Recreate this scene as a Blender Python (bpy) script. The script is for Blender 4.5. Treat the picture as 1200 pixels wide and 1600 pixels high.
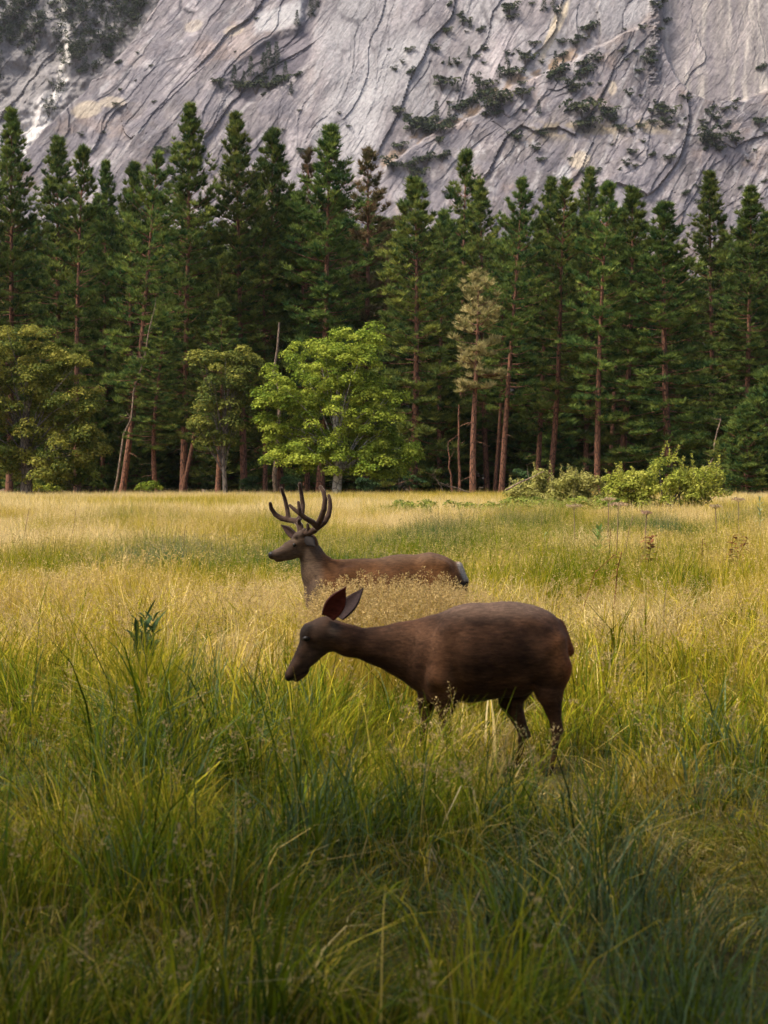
import bpy, math, random
import numpy as np
from mathutils import Vector, Matrix, Euler

for o in list(bpy.data.objects):
    bpy.data.objects.remove(o)
sc = bpy.context.scene
COL = sc.collection
R = math.radians
RNG = np.random.default_rng(7)
random.seed(7)

# ------------------------------------------------------------------ camera, sky, sun, exposure
CAM_Z = 1.65            # eye height
FPX = 2599.0            # focal length in photo pixels (photo 1200 wide)
HOR = 752.0             # horizon row of the photo
cam_d = bpy.data.cameras.new('camera')
cam = bpy.data.objects.new('camera', cam_d)
COL.objects.link(cam)
cam.location = (0, 0, CAM_Z)
cam.rotation_euler = (R(90), 0, 0)
cam_d.sensor_fit = 'HORIZONTAL'
cam_d.sensor_width = 24.0
cam_d.lens = 24.0 * FPX / 1200.0
cam_d.shift_y = -(800.0 - HOR) / 1200.0
cam_d.clip_start = 0.1
cam_d.clip_end = 6000
cam_d.dof.use_dof = True
cam_d.dof.focus_distance = 24.0
cam_d.dof.aperture_fstop = 5.0
sc.camera = cam

SUN_EL, SUN_AZ = 58.0, -108.0      # azimuth clockwise from +Y: the sun stands high to the left
world = bpy.data.worlds.new('World')
sc.world = world
world.use_nodes = True
wn = world.node_tree.nodes
wl = world.node_tree.links
wn.clear()
w_out = wn.new('ShaderNodeOutputWorld')
w_bg = wn.new('ShaderNodeBackground')
w_sky = wn.new('ShaderNodeTexSky')
w_sky.sky_type = 'NISHITA'
w_sky.sun_disc = False
w_sky.sun_elevation = R(SUN_EL)
w_sky.sun_rotation = R(SUN_AZ)
w_sky.air_density = 0.8
w_sky.dust_density = 5.0
w_sky.ozone_density = 0.6
w_bg.inputs['Strength'].default_value = 0.10
wl.new(w_sky.outputs[0], w_bg.inputs[0])
wl.new(w_bg.outputs[0], w_out.inputs[0])

sun_d = bpy.data.lights.new('sun', 'SUN')
sun = bpy.data.objects.new('sun', sun_d)
COL.objects.link(sun)
sun_d.energy = 1.5
sun_d.angle = R(11)
sun_d.color = (1.0, 0.94, 0.82)
sdir = Vector((math.sin(R(SUN_AZ)) * math.cos(R(SUN_EL)), math.cos(R(SUN_AZ)) * math.cos(R(SUN_EL)), math.sin(R(SUN_EL))))
sun.rotation_euler = sdir.to_track_quat('Z', 'Y').to_euler()
sun.location = sdir * 60

sc.view_settings.view_transform = 'Standard'
sc.view_settings.look = 'None'
sc.view_settings.gamma = 1.0
sc.view_settings.exposure = 1.62
sc.view_settings.use_curve_mapping = False
sc.cycles.max_bounces = 6
sc.cycles.diffuse_bounces = 3
sc.cycles.glossy_bounces = 2
sc.cycles.transmission_bounces = 3
sc.cycles.use_denoising = True

# ------------------------------------------------------------------ helpers
def at(px, py, Y):
    """world point that the photo shows at pixel (px, py) when it stands Y metres away"""
    return ((px - 600.0) * Y / FPX, Y, CAM_Z - (py - HOR) * Y / FPX)

def gx(px, Y):
    return (px - 600.0) * Y / FPX

def make_mesh(name, V, F, mats=(), colors=None, floats=None, smooth=False, midx=None):
    """V (n,3); F a list of (m,k) int arrays (any k); colors {attr:(n,3)} floats {attr:(n,)} per vertex"""
    if not isinstance(F, (list, tuple)):
        F = [F]
    F = [np.asarray(f, dtype=np.int32) for f in F if len(f)]
    V = np.ascontiguousarray(V, dtype=np.float32)
    me = bpy.data.meshes.new(name)
    me.vertices.add(len(V))
    me.vertices.foreach_set('co', V.ravel())
    loops = np.concatenate([f.ravel() for f in F])
    cnt = np.concatenate([np.full(len(f), f.shape[1], dtype=np.int32) for f in F])
    start = np.zeros(len(cnt), dtype=np.int32)
    start[1:] = np.cumsum(cnt)[:-1]
    me.loops.add(len(loops))
    me.loops.foreach_set('vertex_index', loops)
    me.polygons.add(len(cnt))
    me.polygons.foreach_set('loop_start', start)
    if smooth:
        me.polygons.foreach_set('use_smooth', np.ones(len(cnt), dtype=bool))
    else:
        me.polygons.foreach_set('use_smooth', np.zeros(len(cnt), dtype=bool))
    for m in mats:
        me.materials.append(m)
    if midx is not None:
        me.polygons.foreach_set('material_index', np.asarray(midx, dtype=np.int32))
    me.update(calc_edges=True)
    me.validate()
    if colors:
        for k, c in colors.items():
            a = me.attributes.new(k, 'FLOAT_COLOR', 'POINT')
            cc = np.ones((len(V), 4), dtype=np.float32)
            cc[:, :3] = c
            a.data.foreach_set('color', cc.ravel())
    if floats:
        for k, c in floats.items():
            a = me.attributes.new(k, 'FLOAT', 'POINT')
            a.data.foreach_set('value', np.asarray(c, dtype=np.float32))
    return me

def link(name, data, parent=None, label=None, cat=None, group=None, kind=None, loc=None):
    o = bpy.data.objects.new(name, data)
    COL.objects.link(o)
    if parent is not None:
        o.parent = parent
    if loc is not None:
        o.location = loc
    if label:
        o['label'] = label
    if cat:
        o['category'] = cat
    if group:
        o['group'] = group
    if kind:
        o['kind'] = kind
    return o

class Geo:
    """collects vertices and faces of one mesh"""
    def __init__(s):
        s.v = []; s.f = {}; s.n = 0; s.c = []; s.t = []
    def add(s, V, F, c=None, t=0.0):
        V = np.asarray(V, dtype=np.float32).reshape(-1, 3)
        F = np.asarray(F, dtype=np.int32)
        s.v.append(V)
        s.f.setdefault(F.shape[1], []).append(F + s.n)
        s.c.append(np.broadcast_to(np.asarray((1, 1, 1) if c is None else c, dtype=np.float32), (len(V), 3)))
        s.t.append(np.broadcast_to(np.asarray(t, dtype=np.float32), (len(V),)))
        s.n += len(V)
    def arrays(s):
        return (np.concatenate(s.v), [np.concatenate(f) for f in s.f.values()], np.concatenate(s.c), np.concatenate(s.t))
    def mesh(s, name, mats, smooth=False):
        V, F, c, t = s.arrays()
        return make_mesh(name, V, F, mats, colors={'tint': c}, floats={'var': t}, smooth=smooth)

def tube(path, radii, k=6, cap=True):
    """tapered tube along a polyline"""
    path = np.asarray(path, dtype=float); n = len(path)
    radii = np.broadcast_to(np.asarray(radii, dtype=float), (n,))
    tang = np.gradient(path, axis=0)
    tang /= np.linalg.norm(tang, axis=1)[:, None] + 1e-9
    ref = np.array([0.0, 1.0, 0.0]) if abs(tang[0][1]) < 0.9 else np.array([1.0, 0, 0])
    V = []
    for i in range(n):
        a = np.cross(tang[i], ref); a /= np.linalg.norm(a) + 1e-9
        b = np.cross(tang[i], a)
        for j in range(k):
            th = 2 * math.pi * j / k
            V.append(path[i] + radii[i] * (math.cos(th) * a + math.sin(th) * b))
    F = []
    for i in range(n - 1):
        for j in range(k):
            j2 = (j + 1) % k
            F.append((i * k + j, i * k + j2, (i + 1) * k + j2, (i + 1) * k + j))
    return np.array(V), np.array(F)

# value noise -------------------------------------------------------
def _hash(ix, iy, iz, seed):
    h = (ix.astype(np.int64) * 374761393 + iy.astype(np.int64) * 668265263 + iz.astype(np.int64) * 2147483647 + seed * 974711) & 0xFFFFFFFF
    h = ((h ^ (h >> 13)) * 1274126177) & 0xFFFFFFFF
    h = h ^ (h >> 16)
    return (h & 0xFFFFFF) / float(0xFFFFFF)

def noise2(x, y, seed=0):
    x = np.asarray(x, dtype=float); y = np.asarray(y, dtype=float)
    xi = np.floor(x); yi = np.floor(y)
    fx = x - xi; fy = y - yi
    ux = fx * fx * fx * (fx * (fx * 6 - 15) + 10); uy = fy * fy * fy * (fy * (fy * 6 - 15) + 10)
    z = np.zeros_like(xi)
    a = _hash(xi, yi, z, seed); b = _hash(xi + 1, yi, z, seed)
    c = _hash(xi, yi + 1, z, seed); d = _hash(xi + 1, yi + 1, z, seed)
    return (a * (1 - ux) + b * ux) * (1 - uy) + (c * (1 - ux) + d * ux) * uy

def fbm(x, y, oct=4, seed=0, gain=0.5):
    s = 0; a = 1; n = 0
    for i in range(oct):
        s = s + a * noise2(x * 2 ** i + 17.3 * i, y * 2 ** i - 9.1 * i, seed + i); n += a; a *= gain
    return s / n

def ridged(x, y, oct=4, seed=0, gain=0.5):
    s = 0; a = 1; n = 0
    for i in range(oct):
        s = s + a * (1 - np.abs(2 * noise2(x * 2 ** i + 7.7 * i, y * 2 ** i + 3.1 * i, seed + i) - 1)); n += a; a *= gain
    return s / n

def sstep(e0, e1, x):
    t = np.clip((x - e0) / (e1 - e0), 0, 1)
    return t * t * (3 - 2 * t)

# materials -----------------------------------------------------------
def new_mat(name):
    m = bpy.data.materials.new(name); m.use_nodes = True
    n = m.node_tree.nodes; n.clear()
    out = n.new('ShaderNodeOutputMaterial')
    return m, n, m.node_tree.links, out

def attr(n, name, typ='GEOMETRY'):
    a = n.new('ShaderNodeAttribute'); a.attribute_name = name; a.attribute_type = typ
    return a

def mixc(n, l, fac, a, b, mode='MIX'):
    m = n.new('ShaderNodeMix'); m.data_type = 'RGBA'; m.blend_type = mode
    for s, v in ((0, fac), (6, a), (7, b)):
        if isinstance(v, (int, float)):
            m.inputs[s].default_value = v
        elif isinstance(v, (tuple, list)):
            m.inputs[s].default_value = (*v, 1) if len(v) == 3 else v
        else:
            l.new(v, m.inputs[s])
    return m.outputs[2]

def ramp(n, l, fac, stops):
    r = n.new('ShaderNodeValToRGB'); cr = r.color_ramp
    while len(cr.elements) < len(stops):
        cr.elements.new(0.5)
    for e, (p, c) in zip(cr.elements, stops):
        e.position = p; e.color = (*c, 1)
    l.new(fac, r.inputs[0])
    return r.outputs[0]

def noise(n, l, scale, detail=4, rough=0.6, vec=None, mapping=None):
    t = n.new('ShaderNodeTexNoise')
    t.inputs['Scale'].default_value = scale; t.inputs['Detail'].default_value = detail; t.inputs['Roughness'].default_value = rough
    if vec is None:
        tc = n.new('ShaderNodeTexCoord'); vec = tc.outputs['Object']
    if mapping:
        mp = n.new('ShaderNodeMapping'); mp.inputs['Scale'].default_value = mapping
        l.new(vec, mp.inputs[0]); vec = mp.outputs[0]
    l.new(vec, t.inputs['Vector'])
    return t.outputs['Fac']

def leaf_mat(name, base, trans=0.35, rnd=0.25, rough=0.6):
    """leaf: 'tint' vertex colour times base, slightly different on every object, light passes through"""
    m, n, l, out = new_mat(name)
    a = attr(n, 'tint')
    c = mixc(n, l, 1.0, a.outputs['Color'], base, 'MULTIPLY')
    oi = n.new('ShaderNodeObjectInfo')
    mr = n.new('ShaderNodeMapRange'); mr.inputs[3].default_value = 1 - rnd; mr.inputs[4].default_value = 1 + rnd
    l.new(oi.outputs['Random'], mr.inputs[0])
    hsv = n.new('ShaderNodeHueSaturation'); l.new(c, hsv.inputs['Color']); l.new(mr.outputs[0], hsv.inputs['Value'])
    mr2 = n.new('ShaderNodeMapRange'); mr2.inputs[3].default_value = 0.48; mr2.inputs[4].default_value = 0.515
    wn_ = n.new('ShaderNodeMath'); wn_.operation = 'FRACT'; mm = n.new('ShaderNodeMath'); mm.operation = 'MULTIPLY'; mm.inputs[1].default_value = 7.13
    l.new(oi.outputs['Random'], mm.inputs[0]); l.new(mm.outputs[0], wn_.inputs[0]); l.new(wn_.outputs[0], mr2.inputs[0]); l.new(mr2.outputs[0], hsv.inputs['Hue'])
    p = n.new('ShaderNodeBsdfPrincipled'); p.inputs['Roughness'].default_value = rough
    p.inputs['Specular IOR Level'].default_value = 0.06
    l.new(hsv.outputs[0], p.inputs['Base Color'])
    t = n.new('ShaderNodeBsdfTranslucent'); l.new(hsv.outputs[0], t.inputs['Color'])
    mx = n.new('ShaderNodeMixShader'); mx.inputs[0].default_value = trans
    l.new(p.outputs[0], mx.inputs[1]); l.new(t.outputs[0], mx.inputs[2]); l.new(mx.outputs[0], out.inputs[0])
    return m

def bark_mat(name, c1, c2, c3, sx=2.2, sz=0.7):
    """plated bark: dark furrows between coloured plates"""
    m, n, l, out = new_mat(name)
    tc = n.new('ShaderNodeTexCoord')
    mp = n.new('ShaderNodeMapping'); mp.inputs['Scale'].default_value = (sx, sx, sz); l.new(tc.outputs['Object'], mp.inputs[0])
    v = n.new('ShaderNodeTexVoronoi'); v.feature = 'DISTANCE_TO_EDGE'; v.inputs['Scale'].default_value = 2.0; l.new(mp.outputs[0], v.inputs['Vector'])
    f = noise(n, l, 3.0, 5, 0.65, mp.outputs[0])
    base = ramp(n, l, f, [(0.3, c2), (0.7, c1)])
    edge = n.new('ShaderNodeMapRange'); edge.inputs[1].default_value = 0.0; edge.inputs[2].default_value = 0.12
    l.new(v.outputs['Distance'], edge.inputs[0])
    c = mixc(n, l, edge.outputs[0], c3, base)
    p = n.new('ShaderNodeBsdfPrincipled'); p.inputs['Roughness'].default_value = 0.9; p.inputs['Specular IOR Level'].default_value = 0.15
    l.new(c, p.inputs['Base Color'])
    b = n.new('ShaderNodeBump'); b.inputs['Strength'].default_value = 0.7; b.inputs['Distance'].default_value = 0.05
    l.new(edge.outputs[0], b.inputs['Height']); l.new(b.outputs[0], p.inputs['Normal'])
    l.new(p.outputs[0], out.inputs[0])
    return m

M_needle = leaf_mat('pine_needles', (1, 1, 1), 0.22, 0.22)
M_leaf = leaf_mat('broad_leaves', (1, 1, 1), 0.38, 0.10)
M_barkR = bark_mat('ponderosa_bark', (0.30, 0.135, 0.075), (0.16, 0.08, 0.05), (0.05, 0.03, 0.022))
M_barkG = bark_mat('grey_bark', (0.23, 0.19, 0.15), (0.13, 0.105, 0.085), (0.04, 0.033, 0.028))
M_barkW = bark_mat('pale_maple_bark', (0.46, 0.42, 0.36), (0.22, 0.19, 0.15), (0.08, 0.07, 0.055), 1.2, 1.0)

# ------------------------------------------------------------------ ground
def ground_z(x, y):
    near = 1 - sstep(120, 150, np.abs(y))
    return (0.10 * (fbm(x * 0.35 + 40, y * 0.35, 3, 5) - 0.5) + 0.25 * (fbm(x * 0.04 + 9, y * 0.04, 2, 6) - 0.5)) * near

def build_ground():
    ys = np.concatenate([np.linspace(-60, 2, 24), np.linspace(2.3, 40, 110), np.linspace(41, 180, 90), np.geomspace(185, 2600, 30)])
    us = np.linspace(-1, 1, 141)
    V = []
    for y in ys:
        half = 40 + max(0, y) * 0.9
        x = np.sign(us) * (np.abs(us) ** 1.6) * half
        V.append(np.stack([x, np.full_like(x, y), ground_z(x, np.full_like(x, y))], 1))
    V = np.concatenate(V)
    nr, nc = len(ys), len(us)
    i = np.arange(nr - 1)[:, None] * nc + np.arange(nc - 1)[None, :]
    F = np.stack([i, i + 1, i + nc + 1, i + nc], -1).reshape(-1, 4)
    m, n, l, out = new_mat('meadow_soil')
    f = noise(n, l, 0.6, 6, 0.65)
    soil = ramp(n, l, f, [(0.3, (0.040, 0.034, 0.012)), (0.55, (0.075, 0.062, 0.020)), (0.8, (0.12, 0.098, 0.034))])
    f2 = noise(n, l, 0.9, 5, 0.7)
    wood = ramp(n, l, f2, [(0.3, (0.05, 0.035, 0.022)), (0.7, (0.12, 0.08, 0.045))])
    geo = n.new('ShaderNodeNewGeometry'); sx = n.new('ShaderNodeSeparateXYZ'); l.new(geo.outputs['Position'], sx.inputs[0])
    mr = n.new('ShaderNodeMapRange'); mr.inputs[1].default_value = 138; mr.inputs[2].default_value = 150; l.new(sx.outputs['Y'], mr.inputs[0])
    c = mixc(n, l, mr.outputs[0], soil, wood)
    p = n.new('ShaderNodeBsdfPrincipled'); p.inputs['Roughness'].default_value = 0.95; p.inputs['Specular IOR Level'].default_value = 0.1
    l.new(c, p.inputs['Base Color']); l.new(p.outputs[0], out.inputs[0])
    me = make_mesh('ground', V, F, [m], smooth=True)
    link('ground', me, kind='structure', label='flat valley floor under the meadow grass and the forest')
build_ground()

# ------------------------------------------------------------------ cliff
CLIFF_Y, CLIFF_S = 1000.0, 0.55
def cliff_ab(x, z):
    """design coordinates of the cliff face (one unit is about 0.43 m)"""
    Yn = CLIFF_Y + CLIFF_S * z
    return 600 + FPX * x / Yn, HOR - FPX * (z - CAM_Z) / Yn

def poly_y(a, pts):
    pts = np.array(pts, dtype=float)
    return np.interp(a, pts[:, 0], pts[:, 1])

def cliff_masks(a, b):
    w = (fbm(a / 60, b / 60, 5, 31, 0.65) - 0.5) * 60
    gully = sstep(12, -12, (a - poly_y(b, [(-200, 330), (0, 235), (60, 205), (120, 140), (200, 62), (260, 20), (500, -160)])) + w * 0.5)
    pocket = sstep(1.15, 0.75, np.hypot((a - 418) / 78, (b - 108 + (a - 418) * 0.55) / 42) + w * 0.008)
    pocket = np.maximum(pocket, sstep(16, 4, np.abs(a - (480 + (40 - b) * 0.25)) + w * 0.3) * sstep(95, 60, b))
    slab = sstep(-8, 8, (a - poly_y(b, [(-300, 1010), (-60, 1030), (0, 1034), (60, 1038), (110, 1050), (140, 1075), (158, 1110), (164, 1400)])) + w * 0.12)
    slab = slab * sstep(6, -6, b - poly_y(a, [(1030, 60), (1060, 128), (1090, 152), (1120, 160), (1160, 157), (1200, 140), (1300, 120)]) + w * 0.15)
    ramp_y = poly_y(a, [(-400, 420), (560, 285), (640, 235), (720, 190), (800, 140), (900, 92), (1000, 40), (1100, -60), (1500, -300)])
    ramp_d = b - ramp_y + w * 0.35                     # >0 below the ledge ramp
    left = sstep(520, 450, a + (b - 100) * 0.25 + w * 0.7)
    right = sstep(560, 720, a + (140 - b) * 0.4 + w) * sstep(-6, 6, ramp_d)
    return gully, pocket, slab, ramp_d, left, right, w

def facets(u, v, seed):
    """irregular slabs: every cell is a tilted plane of its own. Returns height (-1..1), distance to the joint, tone"""
    iu = np.floor(u); iv = np.floor(v)
    f1 = np.full(u.shape, 9.0); f2 = np.full(u.shape, 9.0); hgt = np.zeros(u.shape); tone = np.zeros(u.shape)
    for du in (-1, 0, 1):
        for dv in (-1, 0, 1):
            cu = iu + du; cv = iv + dv; z = cu * 0
            pu = cu + 0.1 + 0.8 * _hash(cu, cv, z, seed); pv = cv + 0.1 + 0.8 * _hash(cu, cv, z, seed + 1)
            ou = u - pu; ov = v - pv
            d = np.abs(ou) * 0.55 + np.hypot(ou, ov) * 0.6
            h = (_hash(cu, cv, z, seed + 2) - 0.5) + ou * (_hash(cu, cv, z, seed + 3) - 0.25) * 1.5 + ov * (_hash(cu, cv, z, seed + 4) - 0.5) * 0.8
            t = _hash(cu, cv, z, seed + 5)
            near = d < f1
            f2 = np.where(near, f1, np.minimum(f2, d))
            hgt = np.where(near, h, hgt); tone = np.where(near, t, tone)
            f1 = np.where(near, d, f1)
    return hgt, f2 - f1, tone

def slab_layers(a, b, th, sizes, seed):
    """facets at several sizes, long along the direction th; gives relief (m), tone and joint darkness"""
    th = R(th)
    wx = (fbm(a / 130, b / 130, 2, seed + 50) - 0.5) * 60; wy = (fbm(a / 130 + 9, b / 130, 2, seed + 60) - 0.5) * 60
    q = (a + wx) * math.sin(th) + (b + wy) * math.cos(th); s_ = (a + wx) * math.cos(th) - (b + wy) * math.sin(th)
    rel = 0.0; tone = 1.0; joint = 0.0
    for k, (L, asp, amp, tn, jd) in enumerate(sizes):
        fine = (fbm(a / (L * 0.6), b / (L * 0.6), 3, seed + 70 + k) - 0.5) * 0.14
        h, e, t = facets(q / L + fine, s_ / (L * asp) + fine, seed + 7 * k)
        rel = rel + h * amp
        tone = tone * (1 + (t - 0.5) * 2 * tn)
        gone = sstep(0.44, 0.64, fbm(q / (L * 1.6), s_ / (L * asp), 3, seed + 80 + k))
        joint = np.maximum(joint, sstep(2.4 / L, 0.5 / L, e) * jd * gone)
    return rel, tone, joint

def cliff_slabs(a, b):
    gully, pocket, slab, ramp_d, left, right, w = cliff_masks(a, b)
    L = slab_layers(a, b, 50, ((80, 3.4, 3.4, 0.16, 0.75), (28, 3.6, 0.9, 0.20, 0.65), (10, 4.0, 0.28, 0.18, 0.45)), 300)
    C = slab_layers(a, b, 68, ((105, 3.0, 3.6, 0.12, 0.6), (38, 3.2, 0.8, 0.13, 0.55), (13, 3.0, 0.30, 0.13, 0.35)), 400)
    Q = slab_layers(a, b, 56, ((85, 1.9, 3.6, 0.16, 0.65), (32, 1.9, 1.2, 0.20, 0.6), (11, 1.9, 0.5, 0.26, 0.5)), 500)
    mix = lambda i: L[i] * left + (1 - left) * (Q[i] * right + C[i] * (1 - right))
    return (mix(0), mix(1), mix(2)), (gully, pocket, slab, ramp_d, left, right, w)

def cliff_relief(a, b, parts=None):
    (rel, tone, joint), (gully, pocket, slab, ramp_d, left, right, w) = parts or cliff_slabs(a, b)
    base = rel + 16 * (fbm(a / 150, b / 150, 3, 41) - 0.5) + 1.6 * (fbm(a / 18, b / 18, 4, 43) - 0.5)
    smooth = 5 * (fbm(a / 60, b / 90, 3, 52) - 0.5) + 0.5 * rel
    d = base * (1 - slab) + (smooth - 10) * slab
    d = d - 70 * gully + gully * 26 * (fbm(a / 45, b / 45, 4, 61) - 0.5)
    d = d - 4.5 * pocket
    d = d + 9 * sstep(-3, 5, ramp_d) * sstep(420, 620, a) * sstep(1040, 960, a) * (1 - slab)
    rib = sstep(14, 4, np.abs(a - 1022 - w * 0.2)) * sstep(150, 110, b)
    return d + rib * 5 * ridged(a / 9, b / 6, 3, 71)

CLIFF_GRID = {}
def cliff_Y(x, z):
    """depth of the built cliff face at (x, z)"""
    xs, zs, Y = CLIFF_GRID['xs'], CLIFF_GRID['zs'], CLIFF_GRID['Y']
    i = int(np.clip(np.searchsorted(xs, x) - 1, 0, len(xs) - 2)); j = int(np.clip(np.searchsorted(zs, z) - 1, 0, len(zs) - 2))
    u = (x - xs[i]) / (xs[i + 1] - xs[i]); v = (z - zs[j]) / (zs[j + 1] - zs[j])
    u = min(1, max(0, u)); v = min(1, max(0, v))
    return (Y[j, i] * (1 - u) + Y[j, i + 1] * u) * (1 - v) + (Y[j + 1, i] * (1 - u) + Y[j + 1, i + 1] * u) * v

def on_cliff(px, py):
    """point of the cliff face on the line of sight of a photo pixel"""
    Y = CLIFF_Y + 120.0
    for _ in range(20):
        x, _y, z = at(px, py, Y)
        Y = 0.5 * Y + 0.5 * float(cliff_Y(x, z))
    return Vector(at(px, py, Y))

def build_cliff():
    xs = np.linspace(-370, 370, 820)
    zs = np.concatenate([np.linspace(-12, 126, 50), np.linspace(127, 430, 380)])
    X, Z = np.meshgrid(xs, zs)
    a, b = cliff_ab(X, Z)
    parts = cliff_slabs(a, b); tone, joint = parts[0][1], parts[0][2]
    Y = CLIFF_Y + CLIFF_S * Z - cliff_relief(a, b, parts)
    CLIFF_GRID.update(xs=xs, zs=zs, Y=Y)
    gully, pocket, slab, ramp_d, left, right, w = parts[1]
    # colour of the granite itself
    g = fbm(a / 90, b / 90, 5, 81)
    base = np.array([0.250, 0.222, 0.218])[None, None] * (0.62 + 0.76 * g)[..., None]
    base = base * (1 - 0.16 * right)[..., None]
    pale = np.array([0.38, 0.36, 0.35]); dark = np.array([0.105, 0.092, 0.105]); buff = np.array([0.44, 0.37, 0.28]); rust = np.array([0.30, 0.215, 0.165])
    def lay(base, col, k):
        return base * (1 - k[..., None]) + col * k[..., None]
    th = R(48); qL = a * math.sin(th) + b * math.cos(th); sL = a * math.cos(th) - b * math.sin(th)
    th = R(66); qC = a * math.sin(th) + b * math.cos(th); sC = a * math.cos(th) - b * math.sin(th)
    q = qL * left + qC * (1 - left); s = sL * left + sC * (1 - left)
    base = base * tone[..., None]
    streak = fbm(q / 6, s / 55, 4, 82)
    base = lay(base, pale, sstep(0.55, 0.78, streak) * 0.45)
    base = lay(base, dark, sstep(0.48, 0.26, streak) * 0.40)
    centre = sstep(440, 520, a) * sstep(12, -20, ramp_d)
    base = lay(base, np.array([0.31, 0.295, 0.29]), centre * sstep(0.30, 0.62, fbm(a / 70, b / 110, 4, 83)) * 0.6)
    crack = sstep(0.83, 0.95, ridged(q / 26, s / 95, 3, 84)) + 0.7 * sstep(0.86, 0.96, ridged(a / 30, b / 38, 4, 85))
    base = lay(base, dark * 0.7, np.clip(crack, 0, 1) * 0.35)
    base = lay(base, dark * 0.55, np.clip(joint, 0, 1))
    spots = sstep(0.70, 0.80, fbm(a / 9, b / 12, 3, 86))
    base = lay(base, pale, spots * 0.55 * (0.35 + 0.65 * right))
    stain = sstep(0.56, 0.72, fbm(a / 55 + 30, b / 40, 4, 87))
    base = lay(base, rust, stain * 0.25 * (1 - centre))
    lich = sstep(0.52, 0.66, fbm(a / 30, b / 24 + 50, 5, 92))
    base = lay(base, np.array([0.17, 0.155, 0.165]), lich * 0.65 * (1 - 0.7 * centre))
    # fresh scars of buff rock
    def scar(cx, cy, rx, ry, sh):
        return sstep(1.1, 0.7, np.hypot((a - cx + (b - cy) * sh) / rx, (b - cy) / ry) + w * 0.014)
    for cx, cy, rx, ry, sh, k in ((868, 42, 11, 55, 0.45, 0.95), (135, 172, 24, 13, 0.4, 0.7), (175, 160, 20, 9, 0.2, 0.6), (955, 140, 7, 12, 0, 0.6), (905, 255, 16, 14, 0.2, 0.7), (300, 40, 14, 10, 0.5, 0.4), (365, 48, 16, 9, 0.5, 0.45)):
        base = lay(base, buff, scar(cx, cy, rx, ry, sh) * k)
    for cx, cy, rx, ry, sh, k in ((445, 25, 42, 24, 1.0, 0.85), (880, 275, 12, 12, 0, 0.8), (560, 190, 30, 70, 0.3, 0.5), (510, 190, 16, 60, 0.4, 0.45), (600, 110, 40, 60, 0.5, 0.35)):
        base = lay(base, pale, scar(cx, cy, rx, ry, sh) * k)
    base = lay(base, dark * 1.15, pocket * 0.6)
    # grassy ledges
    soil = sstep(13, 3, np.abs(ramp_d + 10)) * sstep(560, 620, a) * sstep(930, 880, a)
    base = lay(base, np.array([0.27, 0.19, 0.12]), soil * sstep(0.35, 0.6, fbm(a / 14, b / 10, 4, 88)) * 0.9)
    shelf = np.exp(-((b - 205 + (a - 920) * 0.05) / 14.0) ** 2) * sstep(770, 850, a) * sstep(1090, 1000, a)
    base = lay(base, np.array([0.24, 0.195, 0.13]), shelf * 0.8 * sstep(0.4, 0.6, fbm(a / 12, b / 8, 4, 89)))
    # streaked slab
    st = fbm(a / 9 + (fbm(a / 40, b / 60, 3, 95) - 0.5) * 2, b / 160, 4, 90, 0.6)
    sl = np.array([0.255, 0.226, 0.214])[None, None] * (0.7 + 0.6 * g)[..., None] * (0.45 + 0.55 * tone)[..., None]
    sl = lay(sl, dark * 0.8, np.clip(joint, 0, 1) * 0.45)
    sl = lay(sl, np.array([0.47, 0.42, 0.36]), sstep(0.55, 0.75, st) * 0.45)
    sl = lay(sl, dark * 1.4, sstep(0.45, 0.25, st) * 0.35)
    base = base * (1 - slab[..., None]) + sl * slab[..., None]
    # gully: scree channel
    gb = np.array([0.20, 0.185, 0.18])[None, None] * (0.7 + 0.6 * fbm(a / 25, b / 25, 4, 91))[..., None]
    ch = np.abs(a - poly_y(b, [(-80, 70), (0, 72), (40, 80), (75, 74), (110, 60), (150, 34), (200, 8), (300, -40)])) - 4
    gb = lay(gb, np.array([0.50, 0.46, 0.42]), sstep(8, 0, ch + w * 0.25) * 0.95)
    gb = lay(gb, np.array([0.47, 0.44, 0.42]), sstep(26, 8, ch + w * 0.5) * sstep(85, 120, b) * 0.8)
    base = base * (1 - gully[..., None]) + gb * gully[..., None]
    mean = np.array([0.25, 0.225, 0.228]); base = mean * np.clip(base / mean, 0.05, 4) ** 1.2
    nr, nc = X.shape
    i = np.arange(nr - 1)[:, None] * nc + np.arange(nc - 1)[None, :]
    F = np.stack([i, i + 1, i + nc + 1, i + nc], -1).reshape(-1, 4)
    V = np.stack([X, Y, Z], -1).reshape(-1, 3)
    m, n, l, out = new_mat('granite')
    at_ = attr(n, 'tint')
    f = noise(n, l, 0.35, 8, 0.72)
    v1 = ramp(n, l, f, [(0.30, (0.66, 0.65, 0.66)), (0.5, (1, 1, 1)), (0.72, (1.22, 1.21, 1.2))])
    c = mixc(n, l, 1.0, at_.outputs['Color'], v1, 'MULTIPLY')
    tc = n.new('ShaderNodeTexCoord')
    mp = n.new('ShaderNodeMapping'); mp.inputs['Rotation'].default_value = (0, R(-34), 0); l.new(tc.outputs['Object'], mp.inputs[0])
    f3 = noise(n, l, 0.42, 7, 0.7, mp.outputs[0], (1.0, 0.3, 0.13))          # joints that run down the face
    v3 = ramp(n, l, f3, [(0.30, (0.34, 0.33, 0.37)), (0.46, (1, 1, 1)), (0.60, (1, 1, 1)), (0.74, (1.35, 1.33, 1.28))])
    c = mixc(n, l, 0.6, c, v3, 'MULTIPLY')
    hs = n.new('ShaderNodeMath'); hs.operation = 'MULTIPLY_ADD'; hs.inputs[1].default_value = 3.0; l.new(f3, hs.inputs[0]); l.new(f, hs.inputs[2])
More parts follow.
